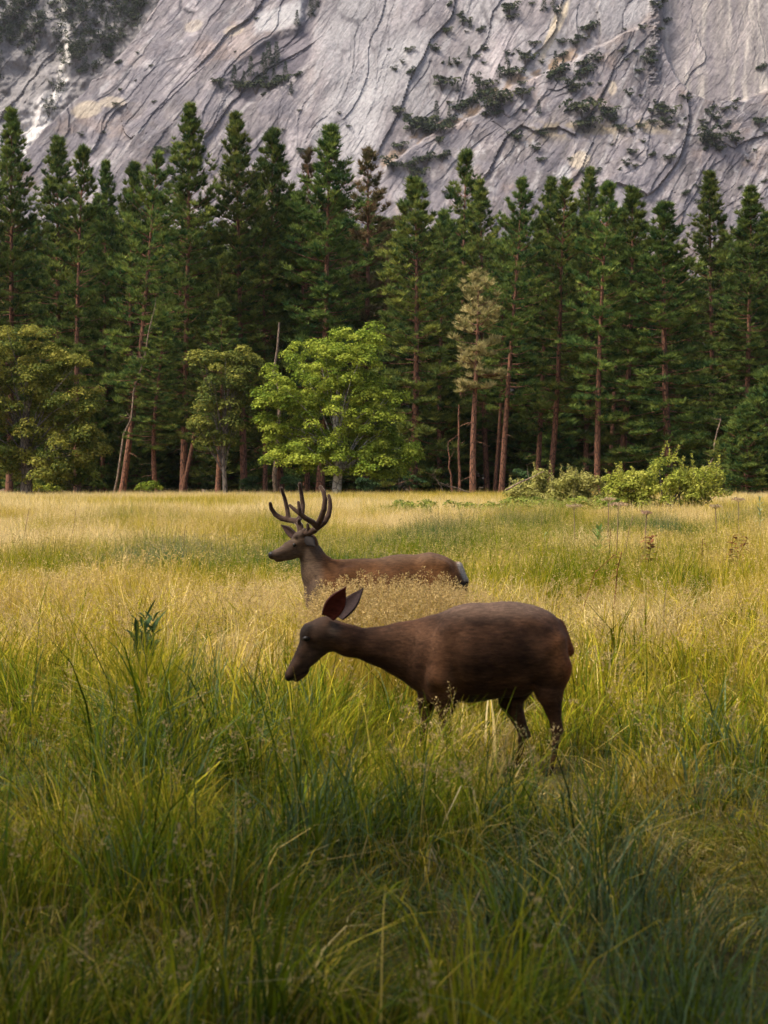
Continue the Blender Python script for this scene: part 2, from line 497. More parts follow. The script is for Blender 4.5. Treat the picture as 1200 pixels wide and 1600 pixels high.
    p = n.new('ShaderNodeBsdfPrincipled'); p.inputs['Roughness'].default_value = 0.9; p.inputs['Specular IOR Level'].default_value = 0.15
    l.new(c, p.inputs['Base Color'])
    bp = n.new('ShaderNodeBump'); bp.inputs['Strength'].default_value = 0.9; bp.inputs['Distance'].default_value = 0.6
    l.new(hs.outputs[0], bp.inputs['Height']); l.new(bp.outputs[0], p.inputs['Normal']); l.new(p.outputs[0], out.inputs[0])
    me = make_mesh('cliff', V, F, [m], colors={'tint': base.reshape(-1, 3)}, smooth=False)
    link('cliff', me, kind='structure', label='towering grey granite cliff behind the forest')
build_cliff()

# ------------------------------------------------------------------ pines
NEEDLE = {'green': ((0.032, 0.068, 0.022), (0.082, 0.130, 0.028), (0.205, 0.235, 0.046)),
          'tan': ((0.16, 0.15, 0.05), (0.34, 0.28, 0.11), (0.52, 0.42, 0.19)),
          'brown': ((0.05, 0.065, 0.02), (0.12, 0.10, 0.04), (0.20, 0.13, 0.06))}

def tuft_arrays(rng, C, up, rad, cols, needles):
    """needle bursts around centres C: narrow triangles fanning out and up"""
    n = len(C)
    d = rng.normal(size=(n, needles, 3))
    d[..., 2] = np.abs(d[..., 2]) * 0.7 + 0.12
    d += up[:, None, :] * 0.9
    d /= np.linalg.norm(d, axis=2)[..., None]
    L = rad[:, None] * rng.uniform(0.65, 1.15, (n, needles))
    side = np.cross(d, rng.normal(size=(n, needles, 3)))
    side /= np.linalg.norm(side, axis=2)[..., None]
    wid = (L * rng.uniform(0.05, 0.10, (n, needles)))[..., None]
    base = C[:, None, :] + d * (L * 0.05)[..., None]
    tip = C[:, None, :] + d * L[..., None]
    V = np.stack([base + side * wid, tip, base - side * wid], 2).reshape(-1, 3)
    F = np.arange(n * needles * 3).reshape(-1, 3)
    c = np.repeat(cols, needles * 3, axis=0) * np.repeat(rng.uniform(0.8, 1.25, (n * needles, 1)), 3, axis=0)
    return V, F, c

def make_pine(seed, H, start, Rmax, nb, tufts, style='green', gap=0.0, droop=0.0, shape=0.85, tr=0.42):
    rng = np.random.default_rng(seed)
    wood = Geo(); crown = Geo()
    wob = rng.normal(size=(2, 3)) * 0.18
    def axis(h):
        u = h / H
        return np.array([wob[0, 0] * math.sin(u * 4 + wob[0, 1]), wob[1, 0] * math.sin(u * 5 + wob[1, 1]), h])
    hs = np.linspace(-0.6, H * 0.985, 16)
    rad = np.array([tr * (1.35 if h < 0.3 else 1.0) * max(0.05, (1 - h / H)) ** 0.75 for h in hs])
    V, F = tube([axis(h) for h in hs], rad, 9)
    wood.add(V, F)
    C, U, RD, CO = [], [], [], []
    pal = np.array(NEEDLE[style])
    h = H * start
    zsp = H * (1 - start)
    az = rng.uniform(0, 6.28)
    for i in range(nb):
        wh = max(1, nb // 5); t = np.clip((((i % wh) + rng.normal() * 0.16 + 0.5) / wh) ** 0.9, 0, 0.995)      # whorls
        h = H * start + zsp * t * 0.99
        prof = (0.6 + 0.4 * min(1, t / 0.15)) * min(1.0, (1 - t) / 0.30) ** 0.95 * (1 - shape * 0.55 * t)
        Lb = Rmax * prof * rng.uniform(0.55, 1.25) + 0.30
        if gap and rng.uniform() < gap:
            continue
        az += 2.4 + rng.uniform(-0.5, 0.5)
        el = R(-14 - 16 * droop) + R(70) * t ** 1.6 + rng.uniform(-0.15, 0.15)
        dirv = np.array([math.cos(az) * math.cos(el), math.sin(az) * math.cos(el), math.sin(el)])
        sidev = np.array([-math.sin(az), math.cos(az), 0])
        p0 = axis(h)
        ss = np.linspace(0, 1, 5)
        path = np.array([p0 + dirv * Lb * s + np.array([0, 0, 1]) * Lb * (0.22 * s * s - 0.06 * s) for s in ss])
        V, F = tube(path, np.linspace(0.075, 0.02, 5) * (0.6 + 0.5 * (1 - t)), 3)
        wood.add(V, F)
        nt = max(3, int(tufts * (0.35 + 0.65 * prof) * rng.uniform(0.7, 1.2)))
        bright = rng.uniform(0, 1)
        for k in range(nt):
            s = 1 - rng.uniform(0, 0.78) ** 1.25 if k else 1.0
            base = p0 + dirv * Lb * s + np.array([0, 0, 1]) * Lb * (0.22 * s * s - 0.06 * s)
            lat = rng.normal() * 0.27 * Lb * (1.15 - s) + rng.normal() * 0.22
            c = base + sidev * lat + np.array([0, 0, rng.uniform(-0.12, 0.30)])
            C.append(c); U.append(dirv * 0.6 + np.array([0, 0, 0.55]) + sidev * np.sign(lat) * 0.3)
            RD.append(rng.uniform(0.45, 0.72))
            m = np.clip(0.5 * bright + rng.normal() * 0.28 + 0.25, 0, 1)
            CO.append(pal[0] * (1 - m) ** 2 + 2 * m * (1 - m) * pal[1] + m * m * pal[2])
    # leader shoot
    for k in range(9):
        C.append(axis(H * (0.965 + 0.036 * k / 8)) + rng.normal(size=3) * 0.12); U.append(np.array([0, 0, 1.0])); RD.append(0.5); CO.append(pal[1])
    # dead stubs on the bare trunk
    for k in range(int(10 + 26 * start)):
        hh = H * rng.uniform(0.10, max(0.14, start + 0.12)); a = rng.uniform(0, 6.28); L = rng.uniform(0.4, 2.0)
        p0 = axis(hh); d = np.array([math.cos(a), math.sin(a), rng.uniform(-0.35, 0.2)])
        V, F = tube([p0, p0 + d * L * 0.6, p0 + d * L + np.array([0, 0, -0.15])], [0.045, 0.03, 0.012], 3)
        wood.add(V, F)
    V, F, c = tuft_arrays(rng, np.array(C), np.array(U), np.array(RD), np.array(CO), 23)
    crown.add(V, F, c)
    wm = wood.mesh('pine_trunk', [M_barkR], smooth=True)
    cm = crown.mesh('pine_crown', [M_needle])
    return dict(H=H, trunk=wm, crown=cm)

PROTO = {
    'dense':  make_pine(11, 36, 0.16, 3.7, 200, 17, shape=0.55, tr=0.36),
    'dense2': make_pine(12, 36, 0.20, 3.5, 185, 17, shape=0.48, tr=0.36),
    'bushy':  make_pine(13, 30, 0.05, 3.8, 185, 18, shape=0.58, droop=0.4, tr=0.34),
    'open':   make_pine(14, 34, 0.27, 3.7, 130, 18, gap=0.12, shape=0.50, tr=0.36),
    'open2':  make_pine(15, 34, 0.22, 3.4, 125, 17, gap=0.15, shape=0.55, tr=0.34),
    'sparse': make_pine(16, 34, 0.32, 2.8, 110, 11, 'brown', gap=0.15, shape=0.55, tr=0.34),
    'high':   make_pine(17, 32, 0.45, 3.0, 95, 14, gap=0.1, shape=0.5, tr=0.30),
    'tan':    make_pine(18, 21, 0.47, 2.4, 64, 11, 'tan', gap=0.1, shape=0.55, tr=0.34),
    'fir':    make_pine(19, 10, 0.03, 2.4, 150, 10, shape=0.8, tr=0.16),
}

def add_pine(topx, topy, basex, Y, kind, label, group=None, wide=1.0, name='pine_tree', rz=None):
    p = PROTO[kind]
    Ht = CAM_Z + (HOR - topy) * Y / FPX
    s = Ht / p['H']
    x0 = gx(basex, Y); x1 = gx(topx, Y)
    e = link(name, None, None, label, 'tree', group)
    e.empty_display_size = 0.5
    e.location = (x0, Y, 0)
    e.rotation_euler = Euler((0, math.atan2(x1 - x0, Ht), random.uniform(0, 6.28) if rz is None else rz), 'ZYX') if False else (0, 0, 0)
    lean = Matrix.Rotation(math.atan2(x1 - x0, Ht), 4, 'Y')
    spin = Matrix.Rotation(random.uniform(0, 6.28) if rz is None else rz, 4, 'Z')
    e.rotation_euler = (lean @ spin).to_euler()
    e.scale = (s * wide, s * wide, s / math.cos(math.atan2(x1 - x0, Ht)))
    link('trunk', p['trunk'], e)
    link('crown', p['crown'], e)
    return e

G1 = 'pines along the meadow edge'
PINES = [
 (20, 175, 14, 166, 'dense', 'tall dark pine rising above the left maple at the left picture edge', 0.95),
 (-40, 210, -45, 160, 'dense2', 'pine cut off by the left picture edge behind the maple', 1.0),
 (92, 218, 88, 176, 'dense2', 'second pine from the left edge, with a blunt double top', 1.0),
 (128, 230, 120, 160, 'open2', 'thin-topped pine with bare grey trunk showing above the left maple', 0.95),
 (166, 256, 160, 184, 'dense', 'short pine top in the dip between left pines and the tallest dark pine', 0.8),
 (208, 258, 204, 176, 'bushy', 'narrow green pine second to the left of the tallest dark pine', 0.85),
 (250, 240, 190, 152, 'open', 'pine with long leaning bare trunk right of the left maple', 0.95),
 (298, 168, 286, 160, 'dense', 'tallest dark green pine, left of the buck antlers', 0.98),
 (368, 182, 382, 163, 'dense2', 'tall dark pine just right of the tallest pine', 0.98),
 (425, 206, 436, 168, 'bushy', 'broad grey-green pine above the left half of the bright maple', 1.0),
 (480, 236, 478, 178, 'sparse', 'thin brownish pine top squeezed against the broad pine above the maple', 0.9),
 (517, 200, 500, 162, 'dense', 'broad tall pine with pointed top directly behind the bright maple', 1.22),
 (575, 233, 570, 168, 'sparse', 'sparse pine with rusty brown top right of the broad pine', 1.15),
 (650, 281, 646, 158, 'bushy', 'dense lush pine right behind the bright maple edge', 1.15),
 (728, 236, 722, 182, 'open2', 'dark open pine poking above its neighbours near the centre right', 1.0),
 (748, 286, 762, 174, 'dense2', 'yellowish green pine right behind the dying tan pine', 0.95),
 (745, 428, 740, 150, 'tan', 'dying pine with pale tan needles and straight reddish trunk', 1.0),
 (815, 280, 783, 155, 'open', 'pine with reddish trunk leaning right, next to the dying pine', 0.95),
 (862, 281, 838, 166, 'dense2', 'pine with slim trunk behind the left willow shrub', 0.9),
 (888, 284, 858, 158, 'open', 'pine with trunk leaning right above the left willow shrub', 1.0),
 (921, 266, 915, 184, 'dense', 'highest dark pine tip above the right-hand pine group', 0.9),
 (949, 286, 932, 152, 'open2', 'pine with thick reddish trunk rising between the two willow shrubs', 1.1),
 (990, 296, 970, 157, 'bushy', 'pine with layered yellow-green boughs above the right willow shrub', 1.1),
 (1036, 320, 1046, 150, 'bushy', 'wide low-boughed pine right of the layered boughs, shortest of the right group', 1.35),
 (1110, 272, 1112, 178, 'dense', 'dark pine standing apart, second large pine from the right edge', 1.05),
 (1172, 296, 1168, 164, 'dense2', 'green pine with bare lower trunk near the right edge', 1.2),
 (1240, 292, 1236, 166, 'bushy', 'pine cut off by the right picture edge', 1.05),
 (692, 330, 686, 172, 'high', 'slim dark-trunked pine left of the dying pine', 0.95),
 (790, 380, 773, 166, 'high', 'slim pine between the dying pine and the leaning reddish trunk', 0.85),
 (347, 470, 340, 147, 'open2', 'young pine with thin trunk left of the buck antlers', 1.5),
 (250, 500, 243, 150, 'open', 'thin young pine right of the leaning trunk', 1.5),
 (412, 320, 415, 164, 'high', 'reddish straight trunk at the left foot of the bright maple', 0.95),
 (352, 400, 284, 156, 'open2', 'crooked leaning pine left of the young thin pine', 0.95),
 (966, 330, 950, 166, 'high', 'slim trunk just right of the thick reddish trunk', 0.9),
 (468, 300, 480, 166, 'high', 'reddish trunk under the middle of the bright maple', 1.0),
 (1168, 640, 1165, 139, 'fir', 'small dark fir at the meadow edge right of the right willow shrub', 1.15),
 (1202, 585, 1206, 141, 'fir', 'young fir at the right picture edge', 1.2),
 (1130, 690, 1130, 142, 'fir', 'smallest young fir, beside the right willow shrub', 1.2),
]
for r in PINES:
    add_pine(r[0], r[1], r[2], r[3], r[4], r[5], G1, r[6])
k = 0
for Y, step, ty in ((192, 40, 300), (206, 44, 330), (224, 46, 350)):
    px = -110
    while px < 1320:
        x = px + random.uniform(-12, 12)
        env = np.interp(x, [-100, 0, 200, 300, 400, 520, 620, 700, 900, 1000, 1080, 1150, 1300], [250, 250, 290, 260, 250, 260, 310, 330, 320, 350, 400, 330, 320])
        top = max(ty, env) + random.uniform(5, 60)
        add_pine(x + random.uniform(-4, 4), top, x, Y + random.uniform(-6, 6), random.choice(['dense', 'dense2', 'bushy', 'bushy', 'open2']),
                 'pine deep in the forest, mostly hidden behind the front pines', 'pines deep in the forest', random.uniform(1.1, 1.4))
        px += step
# young understorey conifers closing the view between the trunks
for px in range(-60, 1290, 40):
    x = px + random.uniform(-16, 16)
    add_pine(x, random.uniform(610, 690), x, random.uniform(172, 188), 'fir', 'dark young conifer in the shade between the trunks', 'young conifers in the forest shade', random.uniform(1.2, 1.6), 'young_conifer')
# unseen pines added beside and behind the viewer to shade the near grass
for i, (x, y, h, kd) in enumerate(((-6.8, 0.0, 26, 'open2'), (-7.4, 2.2, 24, 'dense2'), (-6.6, -3.2, 27, 'dense'), (-10.5, 0.6, 28, 'open2'), (-10, -2.5, 31, 'dense'), (-3, -7.5, 30, 'bushy'), (2.5, -8.5, 30, 'dense'), (7.5, -5, 28, 'dense2'))):
    e = link('pine_tree', None, None, 'added tall pine beside or behind the viewer, unseen, shading the foreground', 'tree', 'added shade pines near the viewer', loc=(x, y, 0))
    p = PROTO[kd]; s = h / p['H']; e.scale = (s * 1.2, s * 1.2, s); e.rotation_euler = (0, 0, i * 1.3)
    link('trunk', p['trunk'], e); link('crown', p['crown'], e)

# dead snags and fallen wood
def snag(px0, py0, px1, py1, Y, r, label, twigs=8, seed=0, mat=None, name='dead_snag'):
    rng = np.random.default_rng(seed)
    a = np.array(at(px0, py0, Y)); b = np.array(at(px1, py1, Y))
    if name == 'dead_snag':
        a[2] = min(a[2], 0.0) - 0.1
    b[1] += rng.uniform(-0.6, 0.6)
    e = link(name, None, None, label, 'dead tree', None, loc=tuple(a))
    g = Geo(); L = np.linalg.norm(b - a)
    pts = [(b - a) * s + rng.normal(size=3) * 0.02 * L * math.sin(s * 3.1) for s in np.linspace(0, 1, 8)]
    V, F = tube(pts, np.linspace(r, r * 0.35, 8), 7); g.add(V, F)
    link('trunk', g.mesh('snag_trunk', [mat or M_barkG], True), e)
    for k in range(twigs):
        p0 = pts[rng.integers(2, 8)]; d = rng.normal(size=3); d /= np.linalg.norm(d); d[2] = abs(d[2]) * 0.4
        gg = Geo(); Lb = rng.uniform(0.5, 1.6)
        V, F = tube([p0, p0 + d * Lb * 0.5, p0 + d * Lb + np.array([0, 0, 0.2])], [r * 0.25, r * 0.17, r * 0.06], 4); gg.add(V, F)
        link('branch', gg.mesh('snag_branch', [mat or M_barkG], True), e)
M_dead = bark_mat('weathered_wood', (0.30, 0.21, 0.14), (0.17, 0.12, 0.085), (0.07, 0.05, 0.035))
snag(717, 770, 717, 632, 154, 0.16, 'short broken dead trunk left of the dying pine', 3, 1, M_barkR)
snag(706, 770, 700, 690, 153, 0.12, 'thin dead trunk leaning left of the short broken trunk', 3, 2, M_barkR)
snag(176, 700, 244, 478, 149.5, 0.12, 'pale dead trunk lying against the leaning pine at left', 9, 3, M_dead)
snag(432, 770, 436, 503, 152, 0.24, 'broken-topped tan trunk behind the left crown of the bright maple', 4, 4, M_dead)
snag(1090, 770, 1128, 655, 143, 0.13, 'bent dead branchy trunk beside the young firs', 8, 5, M_dead)
snag(692, 766, 676, 742, 147, 0.06, 'forked dry stick standing in the meadow edge right of the maple', 6, 6, M_dead, 'dry_stick')
snag(735, 770, 690, 755, 146, 0.08, 'pale fallen branch at the foot of the dying pine', 6, 7, M_dead, 'fallen_branch')
snag(790, 766, 850, 736, 72, 0.045, 'pale dry stick poking from the left willow shrub', 2, 8, M_dead, 'dry_stick')

# ------------------------------------------------------------------ broadleaf trees and shrubs
def leaf_cloud(rng, centres, radii, per, size, pal, flat=0.75, up=0.55):
    """leaves on the shells of many small lobes"""
    Vs, cs = [], []
    for c, r, in zip(centres, radii):
        n = max(12, int(per * (r ** 1.7)))
        d = rng.normal(size=(n, 3)); d /= np.linalg.norm(d, axis=1)[:, None]
        d[:, 2] = np.where(d[:, 2] < -0.25, -d[:, 2], d[:, 2])
        rr = r * rng.uniform(0.45, 1.12, n) ** 0.6
        P = c + d * rr[:, None] * np.array([1, 1, flat])
        nrm = d + np.array([0, 0, up]) + rng.normal(size=(n, 3)) * 0.45
        nrm /= np.linalg.norm(nrm, axis=1)[:, None]
        t = np.cross(nrm, rng.normal(size=(n, 3))); t /= np.linalg.norm(t, axis=1)[:, None]
        b = np.cross(nrm, t)
        L = size * rng.uniform(0.6, 1.3, n)[:, None]; W = L * rng.uniform(0.55, 0.8, (n, 1))
        Vs.append(np.stack([P - t * L * 0.5, P + b * W * 0.5 - nrm * L * 0.08, P + t * L * 0.5 - nrm * L * 0.12, P - b * W * 0.5 - nrm * L * 0.08], 1).reshape(-1, 3))
        m = np.clip(rng.uniform(0.1, 0.9) + rng.normal(size=n) * 0.22, 0, 1)[:, None]
        col = pal[0] * (1 - m) ** 2 + 2 * m * (1 - m) * pal[1] + m * m * pal[2]
        cs.append(np.repeat(col * rng.uniform(0.75, 1.25, (n, 1)), 4, axis=0))
    V = np.concatenate(Vs)
    return V, np.arange(len(V)).reshape(-1, 4), np.concatenate(cs)

def broadleaf(name, label, group, base, Y, env, nl, lob, per, leaf, pal, trunk_r, bark, seed, trunk_top=0.75, depth=0.8, cat='tree'):
    """env: list of (px, py, rx_px, ry_px) ellipses that the crown fills"""
    rng = np.random.default_rng(seed)
    e = link(name, None, None, label, cat, group, loc=(gx(base, Y), Y, 0))
    ppm = FPX / Y
    C, Rr = [], []
    area = np.array([rx * ry for _, _, rx, ry in env], float) ** 0.75; area /= area.sum()
    for i in range(nl):
        px, py, rx, ry = env[rng.choice(len(env), p=area)]
        d = rng.normal(size=3); d /= np.linalg.norm(d); d *= rng.uniform(0.25, 1) ** 0.45
        c = np.array([(px + d[0] * rx - base) / ppm, d[1] * rx * depth / ppm, CAM_Z - (py - d[2] * ry - HOR) / ppm])
        C.append(c); Rr.append(rng.uniform(*lob))
    pal = [np.array(p) for p in pal]
    V, F, c = leaf_cloud(rng, C, Rr, per, leaf, pal)
    V[:, 2] = np.maximum(V[:, 2], 0.15)
    g = Geo(); g.add(V, F, c)
    top = max(c_[2] for c_ in C) * trunk_top
    w = Geo()
    pts = [np.array([0.10 * math.sin(h * 0.9 + seed), 0.1 * math.cos(h * 0.7), h]) for h in np.linspace(-0.4, top, 9)]
    V, F = tube(pts, np.linspace(trunk_r * 1.25, trunk_r * 0.25, 9), 9); w.add(V, F)
    for i in rng.choice(len(C), min(len(C), 46), replace=False):
        h = np.clip(C[i][2] * rng.uniform(0.35, 0.75), top * 0.30, top)
        j = int(np.clip((h + 0.4) / (top + 0.4) * 8, 0, 8)); p0 = pts[j]
        mid = p0 * 0.5 + C[i] * 0.5 + np.array([0, 0, 0.25 * np.linalg.norm(C[i] - p0) * 0.3])
        q = [p0, p0 * 0.75 + mid * 0.25, mid, mid * 0.4 + C[i] * 0.6, C[i]]
        V, F = tube(q, np.linspace(trunk_r * 0.2, 0.015, 5), 5); w.add(V, F)
    link('trunk', w.mesh(name + '_trunk', [bark], True), e)
    link('crown', g.mesh(name + '_crown', [M_leaf]), e)
    return e

MAPLE = [(0.105, 0.148, 0.016), (0.215, 0.255, 0.026), (0.38, 0.385, 0.05)]
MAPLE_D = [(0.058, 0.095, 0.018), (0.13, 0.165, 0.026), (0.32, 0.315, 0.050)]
broadleaf('maple_tree', 'bright yellow-green maple with pale trunk behind the buck', None, 527, 142,
          [(545, 575, 60, 66), (475, 590, 70, 62), (440, 640, 42, 50), (585, 640, 50, 70), (470, 700, 60, 44), (555, 705, 70, 46), (615, 708, 42, 40), (540, 640, 80, 60), (560, 535, 42, 34), (535, 726, 95, 24), (465, 716, 58, 30), (598, 722, 56, 32), (420, 650, 26, 30)],
          400, (0.55, 1.05), 215, 0.225, MAPLE, 0.38, M_barkW, 5)
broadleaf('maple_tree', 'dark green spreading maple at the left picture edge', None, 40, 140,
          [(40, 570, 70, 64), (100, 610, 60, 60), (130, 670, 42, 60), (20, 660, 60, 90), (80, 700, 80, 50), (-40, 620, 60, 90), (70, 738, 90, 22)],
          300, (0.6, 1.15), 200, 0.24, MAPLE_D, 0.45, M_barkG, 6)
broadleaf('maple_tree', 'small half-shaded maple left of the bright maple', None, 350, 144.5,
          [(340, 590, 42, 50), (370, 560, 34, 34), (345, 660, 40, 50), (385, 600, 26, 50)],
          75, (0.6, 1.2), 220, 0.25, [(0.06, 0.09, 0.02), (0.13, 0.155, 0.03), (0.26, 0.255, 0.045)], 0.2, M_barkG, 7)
broadleaf('oak_sapling', 'low dark bush under the left maple at the meadow edge', None, 120, 141,
          [(110, 740, 46, 26), (150, 752, 24, 16)], 26, (0.5, 0.9), 160, 0.3, MAPLE_D, 0.1, M_barkG, 8, cat='bush')

TEAL = [(0.035, 0.075, 0.030), (0.06, 0.11, 0.04), (0.11, 0.16, 0.05)]
for i, (px, Y, env, pal, lb) in enumerate((
    (625, 149, [(625, 750, 30, 18), (650, 758, 16, 10)], TEAL, 'dark bluish green bush under the right side of the bright maple'),
    (572, 148, [(572, 760, 18, 9)], TEAL, 'low dark bush right of the maple trunk foot'),
    (392, 148, [(392, 759, 12, 12)], TEAL, 'small green bush left of the reddish trunk at the meadow edge'),
    (232, 146, [(232, 763, 20, 7)], MAPLE, 'low yellow-green plant at the meadow edge under the leaning pine'),
    (70, 146, [(70, 764, 34, 6)], MAPLE, 'low yellow-green plants along the foot of the left maple'),
    (455, 150, [(455, 757, 16, 11)], TEAL, 'dark bush between the two reddish trunks under the maple'),
    (820, 150, [(815, 752, 16, 16)], TEAL, 'dark bush in the shade behind the left willow shrub'))):
    broadleaf('edge_bush', lb, None, px, Y, env, 14, (0.3, 0.6), 420, 0.2, pal, 0.05, M_barkG, 60 + i, cat='bush')

def willow(label, cx, base_y, Y, env, pal, seed, shoots):
    rng = np.random.default_rng(seed)
    ppm = FPX / Y
    e = link('willow_shrub', None, None, label, 'shrub', 'willow shrubs in the meadow', loc=(gx(cx, Y), Y, 0))
    pal = [np.array(p) for p in pal]
    C, Rr = [], []
    for i in range(130):
        px, py, rx, ry = env[rng.integers(len(env))]
        d = rng.normal(size=3); d /= np.linalg.norm(d); d *= rng.uniform(0.2, 1) ** 0.5
        C.append(np.array([(px + d[0] * rx - cx) / ppm, d[1] * rx * 0.7 / ppm, max(0.15, CAM_Z - (py - d[2] * ry - HOR) / ppm)])); Rr.append(rng.uniform(0.22, 0.45))
    V, F, c = leaf_cloud(rng, C, Rr, 620, 0.115, pal, 0.8)
    g = Geo(); g.add(V, F, c)
    st = Geo()
    for i in range(shoots):
        b = C[rng.integers(len(C))]; L = rng.uniform(0.5, 0.95); tilt = rng.normal(size=2) * 0.22
        tip = b + np.array([tilt[0], tilt[1], 1]) * L
        V, F = tube([b, (b + tip) / 2, tip], [0.012, 0.009, 0.004], 4); st.add(V, F)
        n = 46; s = rng.uniform(0.1, 1, n)
        P = b + (tip - b) * s[:, None]
        az = rng.uniform(0, 6.28, n)
        d = np.stack([np.cos(az), np.sin(az), np.full(n, 0.75)], 1); d /= np.linalg.norm(d, axis=1)[:, None]
        sd = np.cross(d, np.array([0, 0, 1.0])); sd /= np.linalg.norm(sd, axis=1)[:, None]
        Lf = (0.17 * (1.15 - 0.5 * s))[:, None]
        Vq = np.stack([P, P + d * Lf * 0.5 + sd * Lf * 0.16, P + d * Lf, P + d * Lf * 0.5 - sd * Lf * 0.16], 1).reshape(-1, 3)
        m = rng.uniform(0.3, 1, n)[:, None]
        g.add(Vq, np.arange(n * 4).reshape(-1, 4), np.repeat(pal[1] * (1 - m) + pal[2] * m, 4, axis=0))
    for i in range(26):
        b = C[rng.integers(len(C))]; r0 = np.array([rng.normal() * 0.35, rng.normal() * 0.35, -0.1])
        V, F = tube([r0, (r0 + b) / 2 + np.array([0, 0, 0.1]), b], [0.03, 0.022, 0.01], 4); st.add(V, F)
    link('stems', st.mesh('willow_stems', [M_barkG], True), e)
    link('foliage', g.mesh('willow_foliage', [M_leaf]), e)

W1 = [(0.18, 0.20, 0.038), (0.31, 0.32, 0.065), (0.46, 0.45, 0.13)]
W2 = [(0.16, 0.21, 0.028), (0.28, 0.33, 0.042), (0.44, 0.46, 0.085)]
willow('loose olive-green willow shrub with upright shoots, left of the two shrubs', 870, 800, 74, [(825, 776, 40, 22), (868, 766, 46, 30), (915, 766, 36, 28), (880, 785, 70, 16)], W1, 21, 46)
willow('dense rounded bright green willow shrub, right of the two shrubs', 1040, 800, 68, [(985, 766, 42, 30), (1040, 758, 56, 36), (1095, 762, 44, 34), (1040, 784, 84, 22)], W2, 22, 70)

# leafy low cover in front of the shrubs
def leafy_cover():
    rng = np.random.default_rng(33)
    C, Rr = [], []
    for i in range(520):
        px = rng.uniform(600, 965); Y = rng.uniform(56, 74) if px > 770 else rng.uniform(60, 76)
        dens = float(fbm(np.array([px / 30]), np.array([Y / 5]), 3, 12)[0])
        if rng.uniform() > (sstep(0.42, 0.60, dens) * (0.35 if px < 770 else 1.0) + 0.05):
            continue
        h = rng.uniform(0.35, 0.85) if px > 780 else rng.uniform(0.45, 0.68)
        C.append(np.array([gx(px, Y), Y, h])); Rr.append(rng.uniform(0.15, 0.36))
    V, F, c = leaf_cloud(rng, C, Rr, 420, 0.15, [np.array(p) for p in [(0.11, 0.145, 0.022), (0.20, 0.23, 0.035), (0.33, 0.33, 0.06)]], 0.8, 0.7)
    g = Geo(); g.add(V, F, c)
    link('leafy_ground_cover', g.mesh('leafy_ground_cover', [M_leaf]), None, 'low bright green leafy plants spreading left of the willow shrubs', 'ground cover', kind='stuff')
leafy_cover()

# ------------------------------------------------------------------ trees and shrubs on the cliff
def small_conifer(seed, H=12.0, Rm=2.3, n=170):
    rng = np.random.default_rng(seed)
    t = rng.uniform(0, 1, n) ** 1.2
    az = rng.uniform(0, 6.28, n)
    r = Rm * (1 - t) ** 0.85 * rng.uniform(0.35, 1.1, n) + 0.15
    C = np.stack([np.cos(az) * r, np.sin(az) * r, H * (0.06 + 0.94 * t)], 1)
    up = np.stack([np.cos(az) * 0.7, np.sin(az) * 0.7, np.full(n, 0.25)], 1)
    m = rng.uniform(0, 1, (n, 1))
    cols = np.array([0.020, 0.036, 0.020]) * (1 - m) + np.array([0.045, 0.066, 0.032]) * m
    V, F, c = tuft_arrays(rng, C, up, rng.uniform(0.8, 1.3, n), cols, 9)
    g = Geo(); g.add(V, F, c)
    w = Geo(); V, F = tube([(0, 0, -1.5), (0, 0, H * 0.5), (0, 0, H * 0.97)], [0.28, 0.17, 0.03], 6); w.add(V, F)
    return g.mesh('cliff_pine_crown', [M_needle]), w.mesh('cliff_pine_trunk', [M_barkG], True)

def small_shrub(seed, n=12):
    rng = np.random.default_rng(seed)
    C = [np.array([rng.normal() * 1.1, rng.normal() * 0.7, abs(rng.normal()) * 0.7 + 0.4]) for _ in range(n)]
    V, F, c = leaf_cloud(rng, C, rng.uniform(0.6, 1.1, n), 34, 0.55, [np.array((0.020, 0.034, 0.018)), np.array((0.038, 0.055, 0.024)), np.array((0.075, 0.085, 0.034))])
    g = Geo(); g.add(V, F, c)
    for k in range(5):
        V, F = tube([(0, 0, -1.0), C[k] * 0.5, C[k]], [0.12, 0.08, 0.03], 4); g.add(V, F, (0.12, 0.10, 0.08))
    return g.mesh('cliff_shrub', [M_leaf])

CPINE = [small_conifer(s) for s in (1, 2, 3)]
CSHRUB = [small_shrub(s) for s in (4, 5, 6, 7)]

def cliff_pine(px, py, hpx, label, group):
    p = on_cliff(px, py); s = hpx * p.y / FPX / 12.0
    e = link('cliff_pine', None, None, label, 'tree', group, loc=p)
    e.scale = (s, s, s); e.rotation_euler = (0, 0, random.uniform(0, 6.28))
    cr, tr = random.choice(CPINE)
    link('trunk', tr, e); link('crown', cr, e)

def cliff_place(px, py):
    if px < 340: return 'on the left granite slab'
    if px < 500: return 'at the dark pocket of the upper left cliff'
    if px < 600: return 'on the pale central cliff wall'
    if px > 1030 and py < 175: return 'on the rim of the smooth slab at upper right'
    if 770 < px < 1000 and 165 < py < 225: return 'on the tan shelf halfway up the right cliff'
    if py > 225: return 'low on the right cliff just above the tree tops'
    if px > 930: return 'on the broken rock under the smooth slab'
    if py < 90: return 'high on the cliff right of the pale wall'
    return 'along the diagonal ledge of the right cliff'

def cliff_shrub(px, py, wpx, label, group, tall=1.0):
    pl = cliff_place(px, py); label = ('dark green shrub ' if wpx > 12 else 'tiny dark shrub ') + pl; group = 'shrubs ' + pl
    p = on_cliff(px, py); s = wpx * 1.2 * p.y / FPX / 3.6
    o = link('cliff_shrub', random.choice(CSHRUB), None, label, 'shrub', group, loc=p - Vector((0, 0.3 * s, 0.2 * s)))
    o.scale = (s, s, s * tall); o.rotation_euler = (0, 0, random.uniform(-0.5, 0.5))

